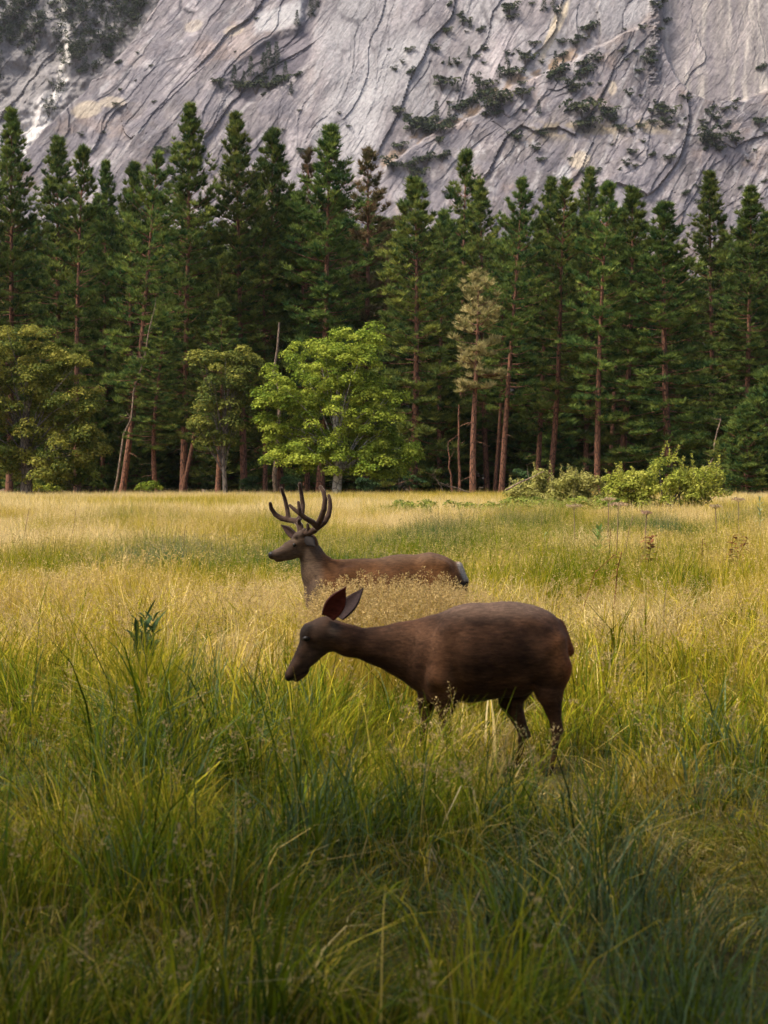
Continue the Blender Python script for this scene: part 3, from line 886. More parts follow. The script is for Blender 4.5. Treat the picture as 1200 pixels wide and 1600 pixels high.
GP = 'pines on the dark cliff pocket'
for px, py, h in ((366, 138, 36), (381, 137, 26), (392, 122, 34), (402, 134, 22), (412, 124, 42), (420, 108, 42), (432, 104, 38), (428, 132, 26), (446, 124, 28), (464, 42, 26), (486, 28, 34), (494, 14, 28), (455, 150, 22), (346, 140, 18)):
    cliff_pine(px, py, h, 'dark pine clinging to the shaded pocket of the upper left cliff', GP)
GL = 'pines on the diagonal cliff ledge'
for px, py, h in ((682, 192, 34), (702, 186, 22), (780, 124, 24), (792, 100, 20), (733, 92, 20), (702, 104, 16), (795, 122, 26), (868, 112, 32), (842, 180, 24), (880, 112, 20), (735, 46, 18), (850, 20, 30), (864, 10, 26), (1018, 100, 20), (715, 145, 18)):
    cliff_pine(px, py, h, 'small dark pine standing on the diagonal ledge of the right cliff', GL)
GS = 'shrubs dotting the cliff'
LS = 'dark shrub growing from a crack or ledge of the granite cliff'
big = [(690, 135, 26), (760, 138, 24), (800, 120, 26), (785, 160, 34), (775, 170, 30), (815, 150, 20), (912, 178, 40), (948, 182, 24), (915, 202, 32), (820, 95, 20), (870, 120, 26), (900, 140, 24), (915, 120, 28), (912, 105, 22), (935, 95, 16), (920, 50, 24), (900, 70, 14), (1035, 180, 26), (1118, 220, 30), (1150, 222, 20), (1105, 225, 20), (1125, 235, 18), (1185, 195, 18), (1018, 100, 18), (1020, 85, 14), (795, 20, 24), (800, 30, 14), (752, 50, 14), (698, 52, 14), (680, 78, 12), (640, 80, 12), (645, 205, 30), (660, 200, 28), (675, 208, 30), (690, 205, 24), (625, 232, 18), (720, 175, 26), (735, 165, 26), (705, 195, 22), (810, 218, 18), (850, 212, 14), (1190, 110, 16), (760, 150, 22), (1000, 200, 12), (960, 190, 14), (880, 90, 14), (1075, 157, 14), (1150, 160, 10), (985, 240, 12), (1020, 245, 12), (1045, 195, 16), (635, 185, 12), (615, 262, 24), (640, 265, 26), (665, 255, 24), (690, 250, 20), (650, 275, 22), (340, 130, 14), (375, 140, 20), (400, 140, 26), (425, 140, 24), (440, 130, 20), (465, 120, 12), (172, 90, 14), (185, 100, 10), (260, 238, 16), (245, 236, 12), (470, 240, 14)]
for px, py, wv in big:
    cliff_shrub(px, py, wv, LS, GS)
n = 0
while n < 120:
    px = random.uniform(600, 1200); py = random.uniform(0, 330)
    if px > 1045 and py < 158: continue
    dens = 0.25 + 0.6 * (px > 880) * (py > 130) + 0.25 * (690 < px < 920) * (60 < py < 220)
    if random.random() > dens: continue
    cliff_shrub(px, py, random.choice((5, 6, 7, 8, 9, 11, 13)), LS, GS, random.uniform(0.8, 1.5)); n += 1
for k in range(26):
    cliff_shrub(random.uniform(60, 560), random.uniform(20, 300), random.choice((4, 5, 6, 8)), LS, GS)

def gully_wood():
    """the far-off wood in the upper left gully reads as one mass"""
    rng = np.random.default_rng(77)
    g = Geo()
    src = []
    for m_ in [c for c, _ in CPINE] + CSHRUB:
        co = np.zeros(len(m_.vertices) * 3, np.float32); m_.vertices.foreach_get('co', co)
        cl = np.zeros(len(m_.vertices) * 4, np.float32); m_.attributes['tint'].data.foreach_get('color', cl)
        src.append((co.reshape(-1, 3), [p.vertices[:] for p in m_.polygons], cl.reshape(-1, 4)[:, :3]))
    k = 0; tries = 0
    while k < 520 and tries < 5000:
        tries += 1
        px = rng.uniform(-60, 250); py = rng.uniform(-30, 200)
        edge = float(poly_y(py, [(-200, 330), (0, 235), (60, 205), (120, 140), (200, 62), (260, 20), (500, -160)]))
        chn = float(poly_y(py, [(-80, 70), (0, 72), (40, 80), (75, 74), (110, 60), (150, 34), (200, 8), (300, -40)]))
        if px > edge - 4 or abs(px - chn) < (9 if py < 70 else 16 + (py - 70) * 0.3): continue
        if px < chn and py > 78 and rng.uniform() < 0.75: continue
        if float(fbm(np.array([px / 22]), np.array([py / 22]), 3, 5)[0]) < 0.42 + (0.10 if py > 90 else -0.16): continue
        p = on_cliff(px, py)
        i = rng.integers(3) if rng.uniform() < 0.35 else rng.integers(3, len(src))
        s = (rng.uniform(12, 28) * p.y / FPX / 12.0) if i < 3 else rng.uniform(12, 22) * p.y / FPX / 3.6
        co, f, cl = src[i]
        a = rng.uniform(0, 6.28); rot = np.array([[math.cos(a), -math.sin(a), 0], [math.sin(a), math.cos(a), 0], [0, 0, 1]])
        f0 = np.array([q for q in f if len(q) == len(f[0])]); f0 = f0[rng.uniform(size=len(f0)) < 0.38]; g.add((co @ rot.T) * s + np.array(p), f0, cl); k += 1
    link('gully_wood', g.mesh('gully_wood', [M_needle]), None, 'dark wooded slope in the gully at the upper left', 'wood', kind='stuff')
gully_wood()

# ------------------------------------------------------------------ deer
def surface_nets(S, org, h):
    nx, ny, nz = S.shape
    ins = S < 0
    cnt = np.zeros((nx - 1, ny - 1, nz - 1), np.int8)
    offs = [(i, j, k) for i in (0, 1) for j in (0, 1) for k in (0, 1)]
    for i, j, k in offs:
        cnt += ins[i:nx - 1 + i, j:ny - 1 + j, k:nz - 1 + k]
    act = (cnt > 0) & (cnt < 8)
    I, J, K = np.nonzero(act)
    idx = -np.ones(act.shape, np.int32); idx[I, J, K] = np.arange(len(I))
    pos = np.zeros((len(I), 3)); num = np.zeros(len(I))
    for a in offs:
        for ax in range(3):
            if a[ax]: continue
            b = list(a); b[ax] = 1
            va = S[I + a[0], J + a[1], K + a[2]]; vb = S[I + b[0], J + b[1], K + b[2]]
            m = (va < 0) != (vb < 0)
            t = np.where(m, va / np.where(m, va - vb, 1), 0)
            p = np.array(a, float)[None] + t[:, None] * (np.array(b, float) - np.array(a, float))[None]
            pos += np.where(m[:, None], p, 0); num += m
    V = (np.stack([I, J, K], 1) + pos / num[:, None]) * h + org
    Fs = []
    for ax in range(3):
        A = ins; sl0 = [slice(None)] * 3; sl1 = [slice(None)] * 3
        sl0[ax] = slice(0, -1); sl1[ax] = slice(1, None)
        d = A[tuple(sl0)] != A[tuple(sl1)]
        P = np.stack(np.nonzero(d), 1)
        u, v = (ax + 1) % 3, (ax + 2) % 3
        P = P[(P[:, u] > 0) & (P[:, v] > 0) & (P[:, u] < S.shape[u] - 1) & (P[:, v] < S.shape[v] - 1)]
        eu = np.zeros(3, int); eu[u] = 1; ev = np.zeros(3, int); ev[v] = 1
        q = [P - eu - ev, P - ev, P, P - eu]
        q = np.stack([idx[x[:, 0], x[:, 1], x[:, 2]] for x in q], 1)
        inside = A[P[:, 0], P[:, 1], P[:, 2]]
        q[~inside] = q[~inside][:, ::-1]
        Fs.append(q)
    return V, np.concatenate(Fs)

def sdf_mesh(prims, h, smooth=2, bumps=None):
    """prims: (p0, r0, p1, r1, squash_y, k) tapered capsules, smoothly joined into one skin"""
    lo = np.min([np.minimum(np.array(p[0]) - p[1], np.array(p[2]) - p[3]) for p in prims], 0) - 4 * h
    hi = np.max([np.maximum(np.array(p[0]) + p[1], np.array(p[2]) + p[3]) for p in prims], 0) + 4 * h
    n = np.ceil((hi - lo) / h).astype(int) + 1
    ax = [lo[i] + np.arange(n[i]) * h for i in range(3)]
    S = np.full(tuple(n), 1.0, np.float32)
    for p0, r0, p1, r1, sq, k in prims:
        a = np.array(p0, float); b = np.array(p1, float); rm = max(r0, r1) + k + 2 * h
        i0 = [max(0, int((min(a[i], b[i]) - rm - lo[i]) / h)) for i in range(3)]
        i1 = [min(n[i], int((max(a[i], b[i]) + rm - lo[i]) / h) + 2) for i in range(3)]
        X, Yy, Z = np.meshgrid(*[ax[i][i0[i]:i1[i]].astype(np.float32) for i in range(3)], indexing='ij')
        d = b - a; dd = float(d @ d) + 1e-12
        t = np.clip(((X - a[0]) * d[0] + (Yy - a[1]) * d[1] + (Z - a[2]) * d[2]) / dd, 0, 1)
        dist = np.sqrt((X - a[0] - t * d[0]) ** 2 + ((Yy - a[1] - t * d[1]) / sq) ** 2 + (Z - a[2] - t * d[2]) ** 2) - (r0 + (r1 - r0) * t)
        dist = dist * min(1.0, sq * 1.1)
        sub = S[i0[0]:i1[0], i0[1]:i1[1], i0[2]:i1[2]]
        hh = np.clip(0.5 + 0.5 * (sub - dist) / k, 0, 1)
        S[i0[0]:i1[0], i0[1]:i1[1], i0[2]:i1[2]] = sub * (1 - hh) + dist * hh - k * hh * (1 - hh)
    V, F = surface_nets(S, lo, h)
    for _ in range(smooth):
        acc = np.zeros_like(V); c = np.zeros(len(V))
        for i in range(4):
            a, b = F[:, i], F[:, (i + 1) % 4]
            np.add.at(acc, a, V[b]); np.add.at(acc, b, V[a]); np.add.at(c, a, 1); np.add.at(c, b, 1)
        V = V * 0.45 + 0.55 * acc / c[:, None]
    return V, F

def ear_shape(base, tip, face, width, cup=0.35, n=12, m=9):
    """leaf-shaped cupped ear; 'face' is the direction its hollow looks to"""
    base = np.array(base, float); tip = np.array(tip, float); ax = tip - base; L = np.linalg.norm(ax); ax /= L
    f = np.array(face, float); f -= ax * (f @ ax); f /= np.linalg.norm(f)
    s = np.cross(ax, f)
    V = []; inner = []
    for layer in (0, 1):
        for i in range(n):
            u = i / (n - 1)
            w = width * (0.42 + 0.58 * math.sin(math.pi * min(1, u * 0.95 + 0.12)) ** 0.8) * (1 - u ** 4) + 0.001
            for j in range(m):
                v = -1 + 2 * j / (m - 1)
                dep = cup * w * (v * v) * (1.3 - 0.6 * u) - cup * w * 0.5
                p = base + ax * L * u + s * w * v * (0.92 if layer == 0 else 1) + f * (dep + (0.006 if layer == 0 else -0.006))
                V.append(p); inner.append(1.0 if layer == 0 else 0.0)
    F = []
    N = n * m
    for layer in (0, 1):
        for i in range(n - 1):
            for j in range(m - 1):
                a = layer * N + i * m + j
                q = [a, a + 1, a + m + 1, a + m]
                F.append(q if layer == 0 else q[::-1])
    for i in range(n - 1):
        for j in (0, m - 1):
            a = i * m + j
            q = [a, a + m, N + a + m, N + a]
            F.append(q if j == 0 else q[::-1])
    return np.array(V), np.array(F), np.array(inner)

def hide_mat(name):
    m, n, l, out = new_mat(name)
    a = attr(n, 'tint')
    f = noise(n, l, 90, 3, 0.6, None, (0.22, 1, 1.0))
    v = ramp(n, l, f, [(0.3, (0.62, 0.62, 0.62)), (0.7, (1.38, 1.36, 1.32))])
    c = mixc(n, l, 1.0, a.outputs['Color'], v, 'MULTIPLY')
    p = n.new('ShaderNodeBsdfPrincipled'); p.inputs['Roughness'].default_value = 0.7; p.inputs['Specular IOR Level'].default_value = 0.10
    p.inputs['Sheen Weight'].default_value = 0.04; p.inputs['Sheen Roughness'].default_value = 0.4
    l.new(c, p.inputs['Base Color'])
    b = n.new('ShaderNodeBump'); b.inputs['Strength'].default_value = 0.12; b.inputs['Distance'].default_value = 0.003
    l.new(f, b.inputs['Height']); l.new(b.outputs[0], p.inputs['Normal'])
    l.new(p.outputs[0], out.inputs[0])
    return m
M_hide = hide_mat('deer_coat')

def gloss_mat(name, col, rough):
    m, n, l, out = new_mat(name)
    p = n.new('ShaderNodeBsdfPrincipled'); p.inputs['Roughness'].default_value = rough; p.inputs['Specular IOR Level'].default_value = 0.18
    f = noise(n, l, 60, 2, 0.5)
    c = ramp(n, l, f, [(0.3, tuple(x * 0.7 for x in col)), (0.7, col)])
    l.new(c, p.inputs['Base Color']); l.new(p.outputs[0], out.inputs[0])
    return m
M_eye = gloss_mat('deer_eye', (0.010, 0.007, 0.005), 0.32)
M_nose = gloss_mat('deer_nose', (0.012, 0.011, 0.012), 0.3)

def fur(V, F, col, flow, count, length, seed, skip=None):
    """short coat hairs lying along the flow field"""
    rng = np.random.default_rng(seed)
    tri = np.concatenate([F[:, [0, 1, 2]], F[:, [0, 2, 3]]])
    a, b, c = V[tri[:, 0]], V[tri[:, 1]], V[tri[:, 2]]
    nr = np.cross(b - a, c - a); ar = np.linalg.norm(nr, axis=1)
    i = rng.choice(len(tri), count, p=ar / ar.sum())
    u = rng.uniform(size=(count, 2)); m = u.sum(1) > 1; u[m] = 1 - u[m]
    P = a[i] + (b - a)[i] * u[:, :1] + (c - a)[i] * u[:, 1:]
    N = nr[i] / (ar[i][:, None] + 1e-12)
    D = flow(P) + rng.normal(size=(count, 3)) * 0.12
    D -= N * (D * N).sum(1)[:, None]; D /= np.linalg.norm(D, axis=1)[:, None] + 1e-9
    L = (length(P) if callable(length) else length) * rng.uniform(0.6, 1.25, count)
    if skip is not None:
        k = ~skip(P); P, N, D, L, i = P[k], N[k], D[k], L[k], i[k]
    Sd = np.cross(N, D) * 0.0011
    tip = P + D * (L * 0.94)[:, None] + N * (L * 0.22)[:, None]
    P = P - N * 0.002
    Vh = np.stack([P + Sd, P - Sd, tip], 1).reshape(-1, 3)
    ch = np.repeat(col[tri[i, 0]] * rng.uniform(0.6, 1.45, (len(P), 1)), 3, axis=0)
    return Vh, np.arange(len(Vh)).reshape(-1, 3), ch, np.repeat(N, 3, axis=0)

def add_fur(parent, V, F, col, flow, count, length, seed, skip=None):
    Vh, Fh, ch, N = fur(V, F, col, flow, count, length, seed, skip)
    me = make_mesh('deer_fur', Vh, Fh, [M_hide], colors={'tint': ch}, smooth=True)
    me.normals_split_custom_set_from_vertices([tuple(x) for x in N])
    return link('fur', me, parent)

def ball(c, r, squash=(1, 1, 1), n=12, m=16):
    V = []; F = []
    for i in range(n + 1):
        th = math.pi * i / n
        for j in range(m):
            ph = 2 * math.pi * j / m
            V.append((c[0] + r * squash[0] * math.sin(th) * math.cos(ph), c[1] + r * squash[1] * math.sin(th) * math.sin(ph), c[2] + r * squash[2] * math.cos(th)))
    for i in range(n):
        for j in range(m):
            F.append((i * m + j, i * m + (j + 1) % m, (i + 1) * m + (j + 1) % m, (i + 1) * m + j))
    return np.array(V), np.array(F)

def blend(col, c, k):
    return col * (1 - k[:, None]) + np.array(c) * k[:, None]

def blob(V, c, r, soft=0.5):
    d = np.linalg.norm(V - np.array(c), axis=1)
    return sstep(r * (1 + soft), r * (1 - soft), d)

# --- the doe -------------------------------------------------------
DOE_Y, DOE_S, DOE_CX = 9.2, 282.0, 760.0
def D(px, py, y=0.0):
    return ((px - DOE_CX) / DOE_S, y, (1218.0 - py) / DOE_S)
def build_doe():
    s = DOE_S
    def C(p, rp, q, rq, sq=1.0, k=0.03):
        return (D(*p), rp / s, D(*q), rq / s, sq, k)
    pr = [
        C((684, 1030), 56, (735, 1029), 73, 0.74, 0.05), C((735, 1029), 73, (800, 1023), 72, 0.80, 0.05), C((800, 1023), 70, (832, 1016), 56, 0.78, 0.05),
        C((668, 1052), 40, (705, 1062), 42, 0.80, 0.05),                       # brisket
        C((672, 1025), 47, (630, 1024), 40, 0.58, 0.05), C((630, 1024), 39, (590, 1019), 27.5, 0.62, 0.04), C((590, 1019), 27, (548, 1012), 21.5, 0.74, 0.03),
        C((545, 1010), 24, (508, 998), 24, 0.8, 0.03),                        # poll
        C((508, 998), 24, (488, 1000), 19, 0.74, 0.02),                       # skull
        C((506, 1010), 20, (488, 1032), 13.5, 0.62, 0.02), C((489, 1004), 16, (465, 1048), 11, 0.70, 0.02),
        C((488, 1032), 11.5, (468, 1061), 8.5, 0.70, 0.015), C((465, 1048), 10.5, (455, 1062), 9, 0.95, 0.012),
        C((455, 1063), 7.5, (452, 1067), 7.0, 1.0, 0.008), C((477, 1058), 6.5, (464, 1070), 5.5, 0.9, 0.012),
        C((484, 991), 6.5, (481, 998), 6.5, 1.7, 0.02),                          # brow
        # near hind leg
        C((842, 1030, -0.095), 46, (858, 1052, -0.10), 30, 0.62, 0.03), C((856, 1048, -0.095), 31, (855, 1084, -0.10), 22, 0.75, 0.03),
        C((855, 1084, -0.10), 20, (866, 1138, -0.10), 8.2, 0.8, 0.02), C((866, 1138, -0.10), 9.5, (870, 1146, -0.10), 7.5, 0.9, 0.012),
        C((866, 1142, -0.10), 7.5, (863, 1188, -0.10), 4.6, 0.9, 0.008), C((863, 1188, -0.10), 5.8, (859, 1202, -0.10), 4.6, 1, 0.006), C((859, 1203, -0.10), 4.8, (851, 1215, -0.10), 4.6, 1.2, 0.006),
        # far hind leg
        C((820, 1040, 0.085), 46, (808, 1074, 0.09), 30, 0.62, 0.05), C((808, 1074, 0.09), 27, (800, 1108, 0.095), 18, 0.75, 0.03),
        C((800, 1108, 0.095), 17, (820, 1156, 0.095), 8.2, 0.8, 0.02), C((820, 1156, 0.095), 9.5, (825, 1162, 0.095), 7.5, 0.9, 0.012),
        C((820, 1158, 0.095), 7.5, (814, 1192, 0.095), 4.6, 0.9, 0.008), C((814, 1192, 0.095), 5.8, (810, 1203, 0.095), 4.6, 1, 0.006), C((810, 1203, 0.095), 4.8, (802, 1215, 0.095), 4.6, 1.2, 0.006),
        # near fore leg
        C((688, 1040, -0.085), 34, (690, 1078, -0.09), 27, 0.6, 0.05), C((690, 1075, -0.09), 26, (694, 1106, -0.09), 16, 0.75, 0.03), C((694, 1106, -0.09), 14, (698, 1152, -0.09), 7.6, 0.9, 0.015),
        C((698, 1150, -0.09), 8.2, (698, 1190, -0.09), 4.5, 0.9, 0.008), C((698, 1190, -0.09), 5.8, (695, 1203, -0.09), 4.6, 1, 0.006), C((695, 1203, -0.09), 4.8, (688, 1215, -0.09), 4.6, 1.2, 0.006),
        # far fore leg
        C((676, 1075, 0.085), 26, (668, 1106, 0.085), 15, 0.75, 0.03), C((668, 1106, 0.085), 14, (664, 1152, 0.085), 7.6, 0.9, 0.015),
        C((664, 1150, 0.085), 8.2, (662, 1190, 0.085), 4.5, 0.9, 0.008), C((662, 1190, 0.085), 5.8, (659, 1203, 0.085), 4.6, 1, 0.006), C((659, 1203, 0.085), 4.8, (652, 1215, 0.085), 4.6, 1.2, 0.006),
        # tail, shoulder blade, hip bone, neck cord
        C((874, 985), 8, (890, 1026), 7.5, 0.9, 0.015),
        C((702, 1000, -0.125), 20, (686, 1062, -0.158), 20, 0.7, 0.028), C((822, 982, -0.11), 14, (842, 996, -0.125), 13, 0.8, 0.03),
        C((700, 1000, 0.12), 17, (684, 1058, 0.155), 14, 0.6, 0.05),
    ]
    V, F = sdf_mesh(pr, 0.0072, 2)
    V = V + 0.0
    x, z = V[:, 0], V[:, 2]
    px = x * s + DOE_CX; py = 1218 - z * s
    col = np.tile(np.array([0.090, 0.050, 0.031]), (len(V), 1))
    nz = fbm(px / 30, py / 12 + V[:, 1] * 9, 4, 101)
    col = col * (0.35 + 1.3 * nz)[:, None]
    col = blend(col, (0.165, 0.130, 0.112), sstep(984, 955, py) * 0.8 * (px > 640))                   # greyer back: skylight highlight painted into the coat
    col = blend(col, (0.210, 0.110, 0.060), np.exp(-(((px - 690) / 26) ** 2 + ((py - 1062) / 45) ** 2)) * 0.65)  # shoulder highlight painted into the coat colour
    col = blend(col, (0.190, 0.110, 0.070), np.exp(-(((px - 650) / 60) ** 2 + ((py - 1000) / 16) ** 2)) * 0.5)
    col = blend(col, (0.300, 0.135, 0.055), np.exp(-(((px - 868) / 15) ** 2 + ((py - 1030) / 34) ** 2)) * 0.75)
    col = blend(col, (0.260, 0.095, 0.036), sstep(870, 888, px) * 0.8)
    col = blend(col, (0.036, 0.024, 0.018), sstep(1080, 1105, py) * (px > 700) * (px < 800) * 0.8)  # belly: underside shade painted darker into the coat
    col = blend(col, (0.050, 0.030, 0.022), np.exp(-(((px - 560) / 60) ** 2 + ((py - 1045) / 16) ** 2)) * 0.7)  # shade under the neck, also painted into the coat
    legk = sstep(1105, 1150, py)
    col = blend(col, (0.115, 0.068, 0.040), legk * 0.6)
    head = sstep(530, 505, px)
    col = blend(col, (0.060, 0.042, 0.034), head * 0.7)
    col = blend(col, (0.120, 0.105, 0.095), np.exp(-(((px - 523) / 9) ** 2 + ((py - 990) / 12) ** 2)) * 0.8)      # pale patch under the ear
    col = blend(col, (0.024, 0.019, 0.017), sstep(12, 3, np.abs((px - 478) * 0.86 + (py - 1000) * 0.5 + 4)) * (py > 985) * (py < 1050) * head * 0.8)
    col = blend(col, (0.085, 0.060, 0.048), np.exp(-(((px - 492) / 14) ** 2 + ((py - 1040) / 18) ** 2)) * 0.6)
    col = blend(col, (0.010, 0.009, 0.009), blob(V, D(451, 1068), 0.026, 0.4))
    col = blend(col, (0.13, 0.11, 0.10), blob(V, D(474, 1074), 0.020, 0.6) * 0.5)
    col = blend(col, (0.02, 0.017, 0.015), sstep(1201, 1206, py))                       # hooves
    col = blend(col, (0.015, 0.012, 0.011), sstep(2.2, 0.8, np.abs((py - 1066) + (px - 462) * 0.42)) * (px < 482) * (px > 452) * (py > 1050) * 0.8)   # mouth line
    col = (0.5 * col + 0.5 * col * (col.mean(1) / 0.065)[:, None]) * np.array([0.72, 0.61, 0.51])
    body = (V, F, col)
    Vs, Fs, cs = [V], [F], [col]; n = len(V)
    for base, tip, face, w, ic in ((D(513, 972, -0.055), D(542, 924, -0.10), (0.15, -1, -0.1), 0.056, (0.085, 0.016, 0.010)), (D(530, 976, 0.05), D(568, 930, 0.095), (-0.55, -0.85, 0.35), 0.052, (0.024, 0.013, 0.012))):  # near ear's inner red also paints in light passing through it
        ve, fe, inner = ear_shape(base, tip, face, w)
        ce = np.where(inner[:, None] > 0.5, np.array(ic)[None], np.array([[0.014, 0.010, 0.010]]))
        Vs.append(ve); Fs.append(fe + n); cs.append(ce); n += len(ve)
    V2 = np.concatenate(Vs); F2 = np.concatenate(Fs); c2 = np.concatenate(cs)
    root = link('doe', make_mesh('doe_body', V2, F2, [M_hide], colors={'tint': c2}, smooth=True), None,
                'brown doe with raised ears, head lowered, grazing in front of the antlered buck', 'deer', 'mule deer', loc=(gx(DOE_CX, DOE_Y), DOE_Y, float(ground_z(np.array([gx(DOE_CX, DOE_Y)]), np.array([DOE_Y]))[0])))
    for sgn in (-1, 1):
        v, f = ball(D(480, 1006, 0.053 * sgn), 0.0185, (1.1, 0.8, 0.85)); link('eye', make_mesh('doe_eye', v, f, [M_eye], smooth=True), root)
    v, f = ball(D(451.5, 1065), 0.026, (0.72, 0.95, 0.85)); link('nose', make_mesh('doe_nose', v, f, [M_nose], smooth=True), root)
    def flow(P):
        qx = P[:, 0] * s + DOE_CX; qz = 1218 - P[:, 2] * s
        d = np.tile(np.array([1.0, 0, -0.42]), (len(P), 1))
        h_ = sstep(520, 500, qx)[:, None]; d = d * (1 - h_) + np.array([0.6, 0, 0.8]) * h_
        lg = sstep(1090, 1120, qz)[:, None]; d = d * (1 - lg) + np.array([0.1, 0, -1.0]) * lg
        ru = sstep(850, 880, qx)[:, None]; d = d * (1 - ru) + np.array([0.2, 0, -1.0]) * ru
        return d
    add_fur(root, *body, flow, 150000, lambda P: np.where((P[:, 0] * s + DOE_CX < 520) | (P[:, 2] < 0.35), 0.008, 0.020), 5)
    return root
doe = build_doe()

# --- the buck ------------------------------------------------------
BUCK_Y, BUCK_S, BUCK_CX = 13.0, 200.0, 600.0
def B(px, py, y=0.0):
    return ((px - BUCK_CX) / BUCK_S, y, (1082.0 - py) / BUCK_S)
def velvet_mat():
    m, n, l, out = new_mat('antler_velvet')
    f = noise(n, l, 45, 4, 0.6)
    c = ramp(n, l, f, [(0.3, (0.030, 0.017, 0.011)), (0.7, (0.062, 0.036, 0.024))])
    p = n.new('ShaderNodeBsdfPrincipled'); p.inputs['Roughness'].default_value = 0.85
    p.inputs['Sheen Weight'].default_value = 1.0; p.inputs['Sheen Roughness'].default_value = 0.28; p.inputs['Sheen Tint'].default_value = (0.9, 0.75, 0.6, 1)
    p.inputs['Specular IOR Level'].default_value = 0.15
    l.new(c, p.inputs['Base Color']); l.new(p.outputs[0], out.inputs[0])
    return m
def build_buck():
    s = BUCK_S
    def C(p, rp, q, rq, sq=1.0, k=0.03):
        return (B(*p), rp / s, B(*q), rq / s, sq, k)
    ny = -0.05                                        # the head turns a little to the viewer
    pr = [
        C((522, 930), 45, (570, 932), 50, 0.74, 0.05), C((570, 932), 49, (625, 926), 51, 0.80, 0.05), C((625, 926), 51, (676, 917), 46, 0.76, 0.05), C((676, 917), 46, (694, 916), 33, 0.76, 0.04),
        C((512, 940), 34, (535, 955), 34, 0.8, 0.05), C((538, 905), 23, (560, 905), 22, 0.55, 0.04),
        C((520, 922), 38, (498, 900), 26, 0.64, 0.05), C((498, 900), 25, (487, 875), 18, 0.75, 0.04), C((487, 876), 17.5, (480, 856), 15, 0.85, 0.03),
        C((482, 853, -0.01), 14, (470, 849, -0.02), 13, 0.9, 0.02),                                       # skull
        C((472, 853, -0.02), 13, (452, 862, ny), 10.5, 0.8, 0.02), C((474, 863, -0.02), 11.5, (456, 871, ny), 9, 0.75, 0.02),
        C((454, 863, ny), 10, (432, 872, ny - 0.02), 7.6, 0.85, 0.015), C((452, 874, ny), 7, (434, 879, ny - 0.02), 5, 0.85, 0.012),
        C((432, 872, ny - 0.02), 6.6, (426, 873, ny - 0.02), 6.4, 1.0, 0.01), C((463, 844, -0.02), 5, (470, 842, -0.01), 7, 2.6, 0.012),
        C((471, 842, -0.045), 5.5, (476, 835, -0.05), 4.6, 1, 0.01), C((470, 842, 0.03), 5.5, (470, 834, 0.04), 4.6, 1, 0.01),   # antler sockets
        # hind legs
        C((682, 930, -0.10), 36, (694, 955, -0.11), 25, 0.62, 0.05), C((692, 950, -0.11), 24, (688, 985, -0.11), 15, 0.75, 0.03), C((688, 985, -0.11), 14, (702, 1024, -0.11), 7.5, 0.85, 0.02), C((702, 1024, -0.11), 7, (698, 1066, -0.11), 5, 0.95, 0.01), C((698, 1066, -0.11), 5.5, (692, 1080, -0.11), 5.6, 0.9, 0.01),
        C((674, 935, 0.10), 36, (676, 960, 0.11), 24, 0.62, 0.05), C((676, 955, 0.11), 22, (664, 990, 0.11), 14, 0.75, 0.03), C((664, 990, 0.11), 13, (676, 1026, 0.11), 7.5, 0.85, 0.02), C((676, 1026, 0.11), 7, (670, 1066, 0.11), 5, 0.95, 0.01), C((670, 1066, 0.11), 5.5, (664, 1080, 0.11), 5.6, 0.9, 0.01),
        # fore legs
        C((528, 950, -0.10), 26, (530, 985, -0.11), 15, 0.65, 0.04), C((530, 985, -0.11), 13, (534, 1028, -0.11), 7, 0.9, 0.02), C((534, 1028, -0.11), 7.2, (533, 1066, -0.11), 4.8, 0.95, 0.01), C((533, 1066, -0.11), 5.4, (528, 1080, -0.11), 5.6, 0.9, 0.01),
        C((518, 950, 0.10), 25, (514, 985, 0.11), 15, 0.65, 0.04), C((514, 985, 0.11), 13, (512, 1028, 0.11), 7, 0.9, 0.02), C((512, 1028, 0.11), 7.2, (510, 1066, 0.11), 4.8, 0.95, 0.01), C((510, 1066, 0.11), 5.4, (505, 1080, 0.11), 5.6, 0.9, 0.01),
        # tail, shoulder, hip
        C((716, 890), 7, (727, 915), 5.5, 0.9, 0.015), C((727, 913), 5.2, (727, 931), 3.5, 0.9, 0.01),
        C((545, 905, -0.13), 12, (530, 950, -0.16), 12, 0.6, 0.05), C((668, 886, -0.10), 10, (690, 892, -0.11), 10, 0.8, 0.05),
    ]
    V, F = sdf_mesh(pr, 0.0078, 2)
    px = V[:, 0] * s + BUCK_CX; py = 1082 - V[:, 2] * s
    nz = fbm(px / 20, py / 13 + V[:, 1] * 8, 4, 111)
    col = np.tile(np.array([0.150, 0.078, 0.036]), (len(V), 1)) * (0.4 + 1.2 * nz)[:, None]
    col = blend(col, (0.175, 0.130, 0.100), sstep(892, 872, py) * (px > 530) * 0.75)
    col = blend(col, (0.20, 0.10, 0.040), np.exp(-(((px - 690) / 26) ** 2 + ((py - 910) / 26) ** 2)) * 0.6)
    col = blend(col, (0.155, 0.130, 0.115), sstep(512, 496, px) * (py > 858) * 0.8)                         # grey neck
    hd = sstep(492, 478, px) * sstep(895, 886, py)
    col = blend(col, (0.105, 0.085, 0.075), hd * 0.85)
    col = blend(col, (0.045, 0.034, 0.030), sstep(8, 2, np.abs(py - 839 - (474 - px) * 0.45)) * hd * (px > 445) * 0.7)    # dark forehead
    col = blend(col, (0.21, 0.175, 0.15), np.exp(-(((px - 462) / 5) ** 2 + ((py - 850) / 3) ** 2)) * 0.7)
    col = blend(col, (0.085, 0.062, 0.052), np.exp(-(((px - 446) / 14) ** 2 + ((py - 858) / 5) ** 2)) * 0.7)
    col = blend(col, (0.26, 0.22, 0.19), sstep(881, 886, py) * hd * 0.4)
